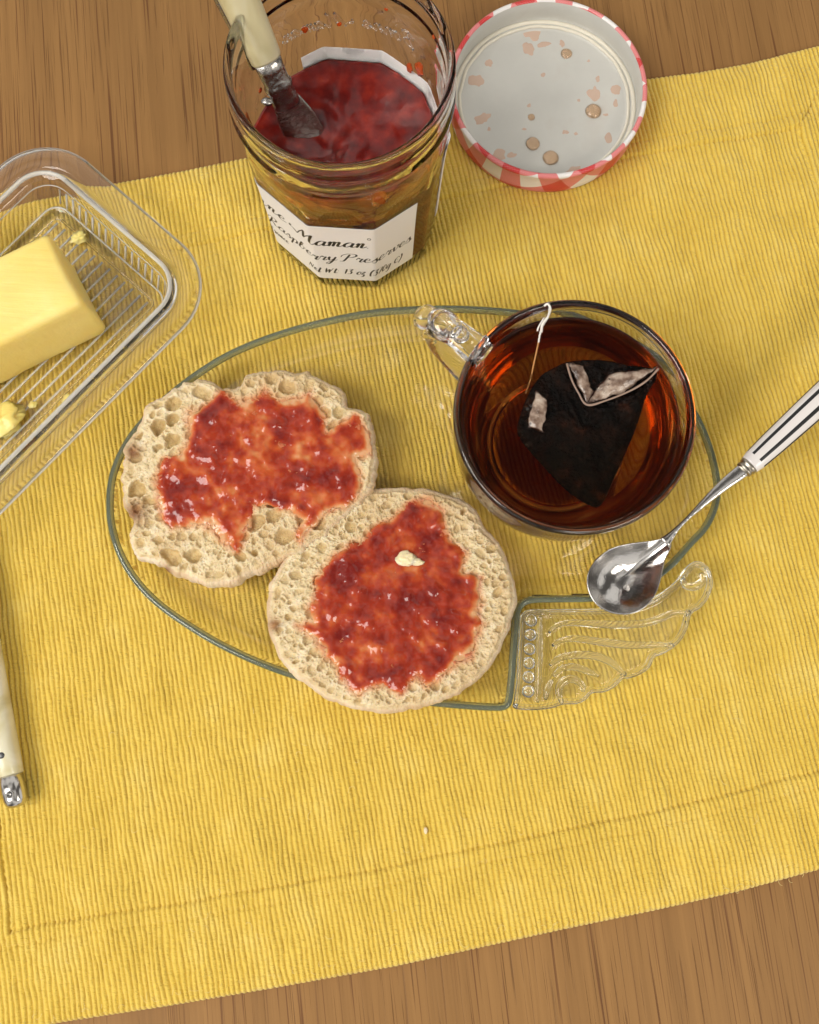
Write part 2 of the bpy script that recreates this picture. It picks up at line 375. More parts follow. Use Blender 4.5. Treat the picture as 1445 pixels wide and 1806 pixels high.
# the wing handle
WO, WS = (850, 940), 3.211
def wp(l, z): return PX([(WO[0]+a/WS, WO[1]+b/WS) for a, b in l], z)
wz = MZ+13.0
w_out = [(182, 990), (250, 1002), (320, 1002), (400, 992), (460, 972), (540, 968), (590, 945), (618, 915), (640, 905), (700, 900), (760, 868), (800, 828), (840, 822), (890, 805), (950, 765), (982, 705), (1010, 692), (1060, 668), (1125, 615), (1168, 540), (1186, 470), (1205, 445), (1240, 425), (1285, 370), (1312, 290), (1300, 215), (1262, 172), (1215, 158), (1165, 190), (1110, 265), (1030, 330), (930, 385), (800, 422), (640, 428), (480, 430), (320, 432), (262, 436), (222, 470), (214, 560), (206, 700), (198, 840), (186, 940)]
WOUT = cr(wp(w_out, wz)[::-1, :2], 420, True)
lines = [([(380, 565), (430, 520), (520, 508), (700, 518), (880, 515), (1000, 490), (1080, 450), (1180, 452)], 1.5, 1.3),
         ([(400, 640), (450, 608), (530, 598), (700, 620), (850, 635), (1000, 632), (1090, 640)], 1.5, 1.3),
         ([(385, 750), (450, 705), (550, 690), (650, 698), (740, 738), (815, 805)], 1.5, 1.3),
         ([(405, 810), (450, 770), (520, 758), (600, 783), (660, 812)], 1.3, 1.1),
         ([(362, 945), (372, 890), (400, 830)], 1.2, 1.0),
         ([(455, 965), (436, 890), (465, 840), (520, 828), (570, 862), (575, 900)], 1.5, 1.2),
         ([(1135, 255), (1160, 298), (1215, 300), (1255, 265), (1240, 225)], 1.6, 1.3),
         ([(332, 470), (326, 700), (318, 960)], 1.2, 1.0), ([(372, 480), (362, 600), (355, 760), (348, 960)], .8, .6)]
LN = [(cr(wp(a, wz)[:, :2], 40), w, h) for a, w, h in lines]
def wzt(x, y, d):
    z = wz-2.2+1.4*np.sqrt(np.clip(1-(1-np.clip(d/2.0, 0, 1))**2, 0, 1))
    z += 1.5*np.exp(-((d-1.3)/.9)**2)
    for l, w, h in LN: z += .35*h*np.sqrt(np.clip(1-(line_d(x, y, l)/(.78*w))**2, 0, 1))
    return z
def wzb(x, y, d): return wz-4.6-1.0*(np.sqrt(np.clip(1-(1-np.clip(d/2.0, 0, 1))**2, 0, 1))-1)*-1
gp = grid_in(WOUT, .75, 1.9); dmin_ = np.min([line_d(gp[:, 0], gp[:, 1], l) for l, w, h in LN], axis=0); gp = gp[dmin_ > 1.45]
lp_ = []
for l, w, h in LN:
    l = cr(l, int(np.linalg.norm(np.diff(l, axis=0), axis=1).sum()/.5)+2); tg = np.gradient(l, axis=0); tg /= np.linalg.norm(tg, axis=1)[:, None]; nn_ = np.stack([-tg[:, 1], tg[:, 0]], -1)
    for o_ in (-1.04, -.99, -.93, -.8, -.55, -.28, 0, .28, .55, .8, .93, .99, 1.04): lp_.append(l+nn_*o_*w*.78)
lp_ = np.vstack(lp_); lp_ = lp_[poly_sd(lp_[:, 0], lp_[:, 1], WOUT) > 1.75]
V, F = relief(WOUT, np.vstack([inset(WOUT, q_) for q_ in (.25, .5, .8, 1.1, 1.4)]+[gp, lp_]), wzt, wzb)
wing = mesh('wing_handle', V, F, glass('wing_glass', 1.5, 0, (1, 1, 1), ((.75, .88, .78), 20.0)), plate)
def dome(c, r, h, K=24, J=7, squash=1.0, under=.4):
    R = [circ(c[:2], r*.96, c[2]-under, K)]+[circ(c[:2], r*math.cos(a), c[2]+h*math.sin(a), K) for a in np.linspace(0, math.pi/2*.93, J)]
    return rings(R, ends=(np.array([c[0], c[1], c[2]-under]), np.array([c[0], c[1], c[2]+h])))
GB = glass('bead_glass', 1.62)
er = inset(WOUT, .9); er = np.vstack([er, er[:1]]); V, F = tube(np.c_[er, np.full(len(er), wz-1.35)], 1.0, 12); mesh('rolled_edge', V, F, GB, wing)
for l, w, h in LN[:7]+[LN[7]]:
    n_ = len(l); tp_ = np.sin(np.linspace(.12, math.pi-.12, n_))**.5; V, F = tube(np.c_[l, np.full(n_, wz-.35)], 1.5*w*.85*tp_, 16, flat=.8); mesh('ridge', V, F, GB, wing)
for q in [(280, 497), (275, 577), (270, 657), (267, 737), (265, 816), (262, 897)]:
    c0 = wp([q], wz-.6)[0]; c0[2] = wz-.75; V, F = dome(c0, 2.5, 1.9); mesh('bead', V, F, GB, wing)

# ================================================================== muffins
def muffin(px, z0, z1, seed, holes, cells, jam_px, rough_edge, label, browned, dmask=()):
    """z0 height of the top at py=900, z1 slope per px (tilted half)"""
    zt_ = lambda y: z0+z1*(y-900)
    outl = np.array([P(a, b, zt_(b)) for a, b in px]); outl = cr(outl, 400, True); c = outl.mean(0)
    # plane of the top: z = pz + ax*(x-cx)+ay*(y-cy)
    A = np.c_[np.ones(len(outl)), outl[:, 0]-c[0], outl[:, 1]-c[1]]; pl = np.linalg.lstsq(A, outl[:, 2], rcond=None)[0]
    an = np.arctan2(outl[:, 1]-c[1], outl[:, 0]-c[0]); rr = np.hypot(outl[:, 0]-c[0], outl[:, 1]-c[1]); o = np.argsort(an)
    Rf = lambda a: np.interp(a, np.r_[an[o]-2*np.pi, an[o], an[o]+2*np.pi], np.r_[rr[o], rr[o], rr[o]])
    N = 330; g = np.linspace(-1, 1, N+1); a, b = np.meshgrid(g, g)
    big = np.abs(a) > np.abs(b); r = np.where(big, a, b)
    with np.errstate(all='ignore'):
        phi = np.where(big, np.pi/4*b/np.where(a == 0, 1, a), np.pi/2-np.pi/4*a/np.where(b == 0, 1, b))
    ux = r*np.cos(phi); uy = r*np.sin(phi); ang = np.arctan2(uy, ux); rad = np.hypot(ux, uy)
    Rr = Rf(ang)*(1+rough_edge*.02*fbm(ang*11+20, ang*0+seed, seed, 4)*sstep(.7, 1, rad))
    X = c[0]+rad*Rr*np.cos(ang); Y = c[1]+rad*Rr*np.sin(ang)
    base = pl[0]+pl[1]*(X-c[0])+pl[2]*(Y-c[1])
    base = base+.9*fbm(X/13, Y/13, seed, 3)-.3
    dist = (1-rad)*Rr
    h = np.zeros_like(X)
    rng = np.random.default_rng(seed); wx = X+1.15*fbm(X/2.6, Y/2.6, seed+1, 3); wy = Y+1.15*fbm(X/2.6, Y/2.6, seed+2, 3)
    Xf, Yf = wx.ravel(), wy.ravel(); hf = h.ravel(); order = np.argsort(Yf); Ys = Yf[order]
    pits = []
    for cnt, r0, r1, dp, ed in holes:
        for _ in range(cnt*3):
            th = rng.random()*2*np.pi; q = (1-rng.random()**1.6*.9 if rng.random() < ed else math.sqrt(rng.random()))
            q = min(q, .955); R0 = Rf(th)
            px_, py_, pr_ = c[0]+q*R0*math.cos(th), c[1]+q*R0*math.sin(th), rng.uniform(r0, r1)
            if (1-q)*R0 < pr_*.9 or any((px_-a_[0])**2+(py_-a_[1])**2 < (.93*(pr_+a_[2]))**2 for a_ in pits): continue
            pits.append((px_, py_, pr_, dp*rng.uniform(.6, 1.2), .8+.4*rng.random(), rng.random()*3.14))
    for (cx, cy_, R0, dp, asp, ro) in pits:
        i0, i1 = np.searchsorted(Ys, [cy_-1.5*R0, cy_+1.5*R0]); ii = order[i0:i1]; xx = Xf[ii]-cx; m = np.abs(xx) < 1.5*R0; ii = ii[m]; xx = xx[m]; yy = Yf[ii]-cy_
        cs, sn = math.cos(ro), math.sin(ro); q = np.hypot((xx*cs+yy*sn)/asp, (-xx*sn+yy*cs)*asp)/R0
        dep = -dp*R0*np.clip(1-q**3.4, 0, 1)**.6; hf[ii] = np.minimum(hf[ii], dep)+.09*R0*np.exp(-((q-1.08)/.10)**2)*(q > 1)
    h = hf.reshape(X.shape)
    from mathutils import kdtree
    for ncell, dpt, opn, wl in cells:
        cpt = []
        for _ in range(ncell):
            a0 = rng.random()*2*np.pi; q = math.sqrt(rng.random()); R0 = Rf(a0); cpt.append((c[0]+q*R0*math.cos(a0), c[1]+q*R0*math.sin(a0), 0))
        kd = kdtree.KDTree(ncell)
        for i_, q in enumerate(cpt): kd.insert(q, i_)
        kd.balance(); op = rng.random(ncell)
        ff = np.array([(lambda r_: (r_[0][1], r_[0][2], r_[1][2]))(kd.find_n((x_, y_, 0), 2)) for x_, y_ in zip(Xf.tolist(), Yf.tolist())])
        gap = (ff[:, 2]-ff[:, 1]); o_ = op[ff[:, 0].astype(int)]; dd_ = dpt*np.clip((opn-o_)/opn, 0, 1)**.5*(o_ < opn)*sstep(.0, wl, gap-.12)
        h = np.minimum(h, -dd_.reshape(X.shape))
    h = np.maximum(h, -4.5)
    h += (.16+.26*sstep(-.8, -.1, h))*fbm(X/1.0, Y/1.0, seed+5, 4, .65)+.28*np.abs(fbm(X/3.2, Y/3.2, seed+6, 3))*1.2
    h *= .35+.65*sstep(.2, 1.6, dist)
    Z = base+h-1.2*sstep(1.3, 0, dist)
    idx = np.arange((N+1)**2).reshape(N+1, N+1); Fq = np.stack([idx[:-1, :-1], idx[:-1, 1:], idx[1:, 1:], idx[1:, :-1]], -1).reshape(-1, 4)
    V = np.stack([X, Y, Z], -1).reshape(-1, 3)
    bd = np.concatenate([idx[0, :], idx[1:, -1], idx[-1, -2::-1], idx[-2:0:-1, 0]]); E = V[bd]; nb = len(bd)
    dirs = E[:, :2]-c[:2]; dirs /= np.linalg.norm(dirs, axis=1)[:, None]
    floor = MZ+3.2; bi = np.clip(base.ravel()[bd], floor+8, None)
    allV = [V]; allF = [Fq]; prev = bd; off = len(V); side = [np.zeros(len(V))]
    wav = .5*fbm(np.arctan2(dirs[:, 1], dirs[:, 0])*5+30, np.zeros(nb), seed+3, 3)
    for q, (do, fz) in enumerate([(.5, .97), (1.2, .88), (1.9, .72), (2.0, .5), (1.4, .28), (0, .1), (-3, .02), (-9, 0)]):
        z = floor+(bi-floor)*fz - (1.2 if fz > .9 else 0)*0
        zz = np.minimum(z, E[:, 2]-.3*(q+1)) if fz > .5 else z
        Rg = np.c_[E[:, :2]+dirs*(do+wav*(1 if q < 6 else 0))[:, None] if np.ndim(do) else E[:, :2]+dirs*(do+wav*min(q+1, 3)/3)[:, None], zz]
        allV.append(Rg); n2 = off+np.arange(nb); j = np.arange(nb); allF.append(np.stack([prev[j], n2[j], n2[(j+1) % nb], prev[(j+1) % nb]], -1)[:, ::1]); prev = n2; off += nb
        side.append(np.ones(nb))
    cc = np.r_[c[:2], floor][None]; allV.append(cc); j = np.arange(nb); side.append(np.ones(1))
    V = np.vstack(allV); Fq = np.vstack(allF); Ft = np.stack([prev[j], np.full(nb, off), np.full(nb, off), prev[(j+1) % nb]], -1)
    side = np.concatenate(side)
    # jam field
    jp = np.array([P(a_, b_, zt_(b_)) for a_, b_ in jam_px]); sd = poly_sd(X, Y, jp[:, :2])
    m = np.clip(sd/3.2, -3, 1.3)+.50*fbm(X/5.5, Y/5.5, seed+9, 3)+.12*fbm(X/2.2, Y/2.2, seed+10, 2)-.02
    for (px_, py_, pr, st_) in dmask:
        q = P(px_, py_, zt_(py_)); m += st_*np.exp(-(((X-q[0])**2+(Y-q[1])**2)/(pr/4.6)**2))
    stain = np.concatenate([np.clip(.62+m*.85, 0, 1).ravel(), np.zeros(len(V)-X.size)])
    brown = np.zeros(len(V))
    for (px_, py_, rr_) in browned:
        q = P(px_, py_, zt_(py_)-4); brown += np.exp(-((V[:, 0]-q[0])**2+(V[:, 1]-q[1])**2)/rr_**2)
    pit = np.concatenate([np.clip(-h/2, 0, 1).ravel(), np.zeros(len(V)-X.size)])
    th_ = empty('english_muffin_half', (c[0], c[1], floor), label, 'muffin', 'English muffin halves on the glass plate')
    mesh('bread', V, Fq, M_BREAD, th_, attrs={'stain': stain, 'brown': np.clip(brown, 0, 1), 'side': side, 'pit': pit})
    # jam
    t = np.clip(m, 0, 1.2); top_ = base-.55+1.35*np.sqrt(t)*(.85+.5*fbm(X/4.5, Y/4.5, seed+12, 2))+.07*fbm(X/1.8, Y/1.8, seed+13, 2)*sstep(0, .3, m)+.14*h*sstep(1.2, .2, m)
    # whole berries and seeds make lumps
    for _ in range(46):
        kx = rng.integers(0, X.size); q = (X.ravel()[kx], Y.ravel()[kx])
        if m.ravel()[kx] > .35:
            rr_ = rng.uniform(.8, 2.6); top_ += rr_*.42*np.exp(-((X-q[0])**2+(Y-q[1])**2)/rr_**2)
    top_ = np.where(m < 0.02, base-1.6, top_)
    keep = (m > -.12); fk = keep[:-1, :-1] & keep[:-1, 1:] & keep[1:, 1:] & keep[1:, :-1]
    Fj = np.stack([idx[:-1, :-1], idx[:-1, 1:], idx[1:, 1:], idx[1:, :-1]], -1)[fk]
    us = np.unique(Fj); rm = np.full(X.size, -1); rm[us] = np.arange(len(us)); Vj = np.stack([X, Y, top_], -1).reshape(-1, 3)[us]
    thk = (np.clip(top_-(base+.6*h), -1, 3)).ravel()[us]
    deep = np.clip(.49+.66*fbm(X/7.5, Y/7.5, seed+14, 3)+.20*fbm(X/3.0, Y/3.0, seed+15, 2)+.62*(np.clip(m, 0, 1.1)-.8), 0, 1)
    # under sheet closes the spread
    Vb = Vj.copy(); Vb[:, 2] = np.minimum(Vb[:, 2]-.05, (base-1.8).ravel()[us]); n = len(us); Fj = rm[Fj]
    jam = mesh('jam_spread', Vj, Fj, M_JAM, th_, attrs={'deep': deep.ravel()[us], 'thk': thk})
    return th_, c, zt_
k = M_('muffin_bread')
nz = k.noise(260, 3); nf = k.noise(900, 3)
crumb = k.ramp(nz, [(.3, (.62, .47, .26)), (.5, (.73, .59, .36)), (.72, (.82, .71, .50))])
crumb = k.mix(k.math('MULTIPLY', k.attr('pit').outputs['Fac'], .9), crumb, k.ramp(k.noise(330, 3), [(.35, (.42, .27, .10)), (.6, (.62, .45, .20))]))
skin = k.ramp(k.noise(90, 4), [(.3, (.64, .46, .28)), (.5, (.72, .56, .38)), (.7, (.79, .67, .50))])
cc = k.mix(k.attr('side').outputs['Fac'], crumb, skin)
cc = k.mix(k.ramp(k.noise(28, 4), [(.48, (0, 0, 0)), (.72, (.55, .55, .55))]), cc, (.56, .37, .18))
cc = k.mix(k.math('MULTIPLY', k.attr('stain').outputs['Fac'], .92), cc, k.ramp(k.math('ADD', k.math('MULTIPLY', k.noise(150, 3), .6), k.math('MULTIPLY', k.attr('stain').outputs['Fac'], -.35)), [(-.0, (.50, .10, .03)), (.10, (.60, .20, .07)), (.22, (.68, .34, .16))]))
cc = k.mix(k.math('MULTIPLY', k.attr('brown').outputs['Fac'], .95), cc, k.ramp(k.noise(400, 2), [(.4, (.16, .05, .012)), (.7, (.42, .20, .07))]))
k.p(Base_Color=cc, Roughness=.72, Subsurface_Weight=.4, Subsurface_Radius=(1.0, .65, .32), Subsurface_Scale=.0018)
k.b.inputs['Specular IOR Level'].default_value = .35
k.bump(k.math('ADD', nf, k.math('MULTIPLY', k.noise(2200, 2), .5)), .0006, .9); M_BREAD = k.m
k = M_('raspberry_jam_spread')
dj = k.attr('deep').outputs['Fac']; nn = k.noise(190, 3)
jc = k.ramp(k.math('ADD', dj, k.math('MULTIPLY_ADD', nn, .16, -.10)), [(.0, (.66, .36, .18)), (.16, (.60, .22, .08)), (.36, (.50, .095, .026)), (.60, (.36, .040, .016)), (1.0, (.19, .015, .011))])
k.p(Base_Color=jc, Roughness=.12, Subsurface_Weight=.5, Subsurface_Radius=(1.0, .25, .12), Subsurface_Scale=.002)
k.b.inputs['Specular IOR Level'].default_value = .42
k.bump(k.math('ADD', k.noise(210, 2), k.math('MULTIPLY', k.noise(800, 2), .10)), .0010, .45); M_JAM = k.m

m1_px = [(217, 850), (220, 805), (233, 768), (250, 742), (262, 715), (290, 695), (318, 683), (330, 672), (372, 674), (388, 685), (420, 686), (436, 660), (480, 655), (540, 660), (575, 672), (603, 690), (610, 715), (640, 732), (655, 770), (654, 825), (642, 868), (617, 897), (580, 928), (540, 958), (500, 982), (440, 1007), (380, 1024), (335, 1016), (290, 994), (242, 980), (232, 945), (238, 915), (225, 885)]
j1_px = [(329, 723), (353, 716), (388, 689), (420, 706), (450, 692), (467, 684), (491, 706), (526, 699), (547, 685), (568, 723), (578, 755), (626, 730), (652, 762), (655, 800), (628, 806), (640, 840), (634, 866), (610, 896), (575, 902), (554, 921), (529, 955), (522, 941), (540, 915), (512, 900), (450, 896), (436, 941), (419, 973), (392, 955), (372, 925), (340, 928), (301, 935), (280, 907), (279, 872), (273, 838), (291, 810), (315, 803), (329, 779), (332, 751)]
m1, c1, z1f = muffin(m1_px, 23.2, 0.0, 11, [(34, 2.2, 3.9, .85, .9), (110, 1.3, 2.1, .95, .6), (320, .7, 1.2, 1.0, .4), (520, .35, .6, 1.0, .2)], [(1300, .9, .35, 1.0)], j1_px, 1.9,
     'English muffin half beside the butter dish, with ragged upper edge and two browned spots', [(238, 800, 3.6), (243, 905, 5.0), (295, 1008, 2.2)],
     [(430, 735, 24, -.9), (490, 795, 24, -.7), (345, 725, 12, -.5), (555, 740, 20, .5), (470, 908, 22, -.75), (330, 870, 25, .4), (560, 840, 40, .3)])
m2_px = [(477, 1090), (480, 1045), (492, 1010), (512, 978), (545, 948), (585, 922), (605, 893), (640, 872), (690, 864), (750, 868), (800, 880), (836, 904), (856, 940), (880, 968), (898, 1010), (904, 1050), (893, 1105), (870, 1155), (838, 1196), (795, 1222), (740, 1240), (680, 1249), (622, 1243), (575, 1224), (535, 1195), (505, 1168), (487, 1130)]
j2_px = [(683, 916), (722, 883), (756, 877), (782, 896), (789, 933), (802, 956), (825, 970), (822, 1006), (852, 1016), (852, 1046), (842, 1083), (855, 1099), (845, 1126), (832, 1160), (799, 1179), (772, 1202), (749, 1209), (735, 1195), (709, 1225), (696, 1222), (676, 1205), (649, 1222), (636, 1232), (619, 1222), (600, 1192), (593, 1172), (573, 1159), (560, 1136), (540, 1116), (523, 1102), (553, 1096), (543, 1066), (550, 1053), (556, 1019), (583, 980), (636, 953), (649, 936)]
m2, c2, z2f = muffin(m2_px, 19.8, 0.023, 23, [(24, 1.6, 2.3, .85, .8), (170, 1.0, 1.6, 1.0, .75), (420, .6, .95, 1.1, .5), (620, .35, .55, 1.0, .2)], [(2000, .8, .35, .9)], j2_px, .8,
     'jam covered English muffin half overhanging the plate rim, with a pale butter dab on it', [(486, 1103, 2.6)],
     [(760, 1120, 24, -.45), (600, 1100, 16, -.5), (690, 1000, 20, .5), (730, 1040, 50, .35), (640, 1160, 26, -.2)])
# butter dab and torn crumbs
K_DAB = plain('soft_butter', (.86, .72, .44), .35, Subsurface_Weight=.4, Subsurface_Radius=(1, .7, .3), Subsurface_Scale=.003); K_DAB.bump(K_DAB.noise(300, 3), .0008)
def lump(c, r, seed, K=20, J=12, sq=(1, 1, 1), amp=.35, fr=1.0, rot=0.0):
    R = []
    for a in np.linspace(-math.pi/2*.95, math.pi/2*.95, J):
        t = np.arange(K)/K*2*np.pi; u = np.stack([np.cos(a)*np.cos(t), np.cos(a)*np.sin(t), np.full(K, math.sin(a))], -1)
        dd = 1+amp*(fbm(u[:, 0]*1.3*fr+seed, u[:, 1]*1.3*fr+u[:, 2]*1.7*fr, seed, 3))
        q = u*dd[:, None]*np.array(sq)*r; cs, sn = math.cos(rot), math.sin(rot)
        R.append(np.array(c)+np.stack([q[:, 0]*cs-q[:, 1]*sn, q[:, 0]*sn+q[:, 1]*cs, q[:, 2]], -1))
    return rings(R)
q = P(722, 985, 23.2); V, F = lump((q[0]-.8, q[1], 23.0), 3.0, 3, 28, 16, (1.25, .9, .45), .5, 1.6); V2, F2 = lump((q[0]+3.2, q[1]-1.2, 22.9), 1.9, 5, 24, 12, (1.4, .7, .45), .5, 1.6)
V, F = join([(V, F), (V2, F2)]); mesh('butter_dab', V, F, K_DAB.m, m2)

# ================================================================== jam jar
JX, JY = -31.8, 128.2; JB = MZ-.6; KJ = 260
jar = empty('jam_jar', (JX, JY, JB), 'open faceted glass jar of raspberry preserves with white script label, standing behind the plate', 'jar')
TH = np.arange(KJ)/KJ*2*np.pi+np.pi/KJ
_fa = [0, 38, 76, 112, 146, 180, 214, 248, 284, 322]; _fd = np.array([32.9, 33.3, 35.0, 34.2, 33.4, 33.0, 33.4, 34.2, 35.0, 33.3])/32.9
_fn = [np.array([math.cos(math.radians(a-90)), math.sin(math.radians(a-90))]) for a in _fa]
_fc = [np.linalg.solve(np.array([_fn[i-1], _fn[i]]), np.array([_fd[i-1], _fd[i]])) for i in range(10)]      # corner before facet i, unit apothem
_fl = [np.linalg.norm(_fc[(i+1) % 10]-_fc[i])*32.9 for i in range(10)]; _fs = np.concatenate([[0], np.cumsum(_fl)])
def jring(z, ap, oct_, off=0.0, rd=.06):
    """outline blended between octagon (oct_=1) and circle"""
    cs__ = np.array([np.cos(TH)*n_[0]+np.sin(TH)*n_[1] for n_ in _fn]); rr__ = np.where(cs__ > .1, ap*_fd[:, None]/np.maximum(cs__, .1), 1e9); rr__.sort(axis=0)
    ro = rr__[0]-.25*np.clip(1-(rr__[1]-rr__[0])/.9, 0, 1)**2; r = oct_*ro+(1-oct_)*ap*1.02+off
    return np.stack([JX+r*np.cos(TH), JY+r*np.sin(TH), np.full(KJ, JB+z)], -1)
outer = [(0, 30.4, 1), (.5, 31.6, 1), (1.6, 32.1, 1), (6, 32.3, 1), (10, 32.4, 1), (20, 32.7, 1), (35, 33.1, 1), (52, 33.7, 1), (60, 34.2, .95), (66, 34.9, .8), (72, 35.8, .5), (77, 36.6, .2), (81, 37.0, 0), (84, 37.1, 0), (86, 36.9, 0), (87.5, 37.0, 0), (89, 37.7, 0), (90, 38.2, 0), (91.4, 38.2, 0), (92.8, 37.7, 0), (94.2, 37.2, 0), (95.5, 37.2, 0), (96.5, 37.5, 0), (97.6, 37.9, 0), (99, 37.8, 0), (100, 37.4, 0), (101.5, 37.1, 0), (103, 37.3, 0), (104.3, 37.4, 0), (105.2, 37.1, 0), (105.6, 36.4, 0)]
inn = [(105.5, 35.7, 0), (105, 35.1, 0), (103.5, 34.8, 0), (98, 34.7, 0), (90, 34.8, 0), (82, 34.7, 0), (77, 34.6, .15), (72, 34.0, .4), (66, 33.1, .7), (60, 32.0, .95), (52, 31.6, 1), (35, 31.0, 1), (20, 30.6, 1), (9, 30.2, 1), (6, 28.6, .9), (4.2, 25.5, .85), (3.6, 18, .5)]
G_JAR = glass('jar_glass', 1.26, 0.0, (1, 1, 1), ((.80, .93, .86), 10.0), (75, .0004)); G_JAR.node_tree.nodes['Principled BSDF'].inputs['Specular IOR Level'].default_value = .05
V, F = rings([jring(z, a, o) for z, a, o in outer]+[jring(z, a, o) for z, a, o in inn], ends=(np.array([JX, JY, JB+1.0]), np.array([JX, JY, JB+3.8])))
mesh('glass_body', V, F, G_JAR, jar)
def jpt(sp, z, off=.12):
    # point on the outer facets: sp = mm along the perimeter, 0 at the left corner of the front facet
    ap = np.interp(z, [o[0] for o in outer], [o[1] for o in outer]); q = sp % _fs[-1]; kf = min(int(np.searchsorted(_fs, q, side='right')-1), 9); fr = (q-_fs[kf])/_fl[kf]
    p = (_fc[kf]*(1-fr)+_fc[(kf+1) % 10]*fr)*ap+_fn[kf]*off
    return np.array([JX+p[0], JY+p[1], JB+z])
_cor = np.concatenate([_fs[:-1]-_fs[-1], _fs])
def label_patch(s0, s1, z0, z1, off, thick=.15):
    ss = sorted(set(list(np.linspace(s0, s1, int((s1-s0)/1.4)+1))+[q_+e for q_ in _cor for e in (-.35, 0.0005, .35) if s0 < q_+e < s1]))
    zz = np.linspace(z0, z1, 12); V = []; F = []
    def pt(sp, z, o):
        # soften the fold at each corner
        c_ = float(np.abs(_cor-sp).min()); return jpt(sp, z, o-.55*max(0, 1-c_/.8)*.35)
    for o in (off, off+thick): V += [pt(a, z, o) for z in zz for a in ss]
    n = len(ss); m = len(zz); N = n*m
    for L in (0, 1):
        for i in range(m-1):
            for j in range(n-1):
                q = (L*N+i*n+j, L*N+i*n+j+1, L*N+(i+1)*n+j+1, L*N+(i+1)*n+j); F.append(q if L else q[::-1])
    bd = [j for j in range(n)]+[i*n+n-1 for i in range(1, m)]+[(m-1)*n+j for j in range(n-2, -1, -1)]+[i*n for i in range(m-2, 0, -1)]
    for a, b in zip(bd, bd[1:]+bd[:1]): F.append((a, b, N+b, N+a))
    return np.array(V), F
pp = plain('label_paper', (.83, .81, .79), .6); pp.bump(pp.noise(900, 3), .00008)
LZ0, LZ1 = 9.0, 57.5
V, F = label_patch(-46, 42.7, LZ0, LZ1, .05); lab = mesh('paper_label', V, F, pp.m, jar, smooth=False)
V, F = label_patch(_fs[3]-4, _fs[6]+9, LZ0+2, LZ1+7.5, .05); lab2 = mesh('back_label', V, F, pp.m, jar, smooth=False)
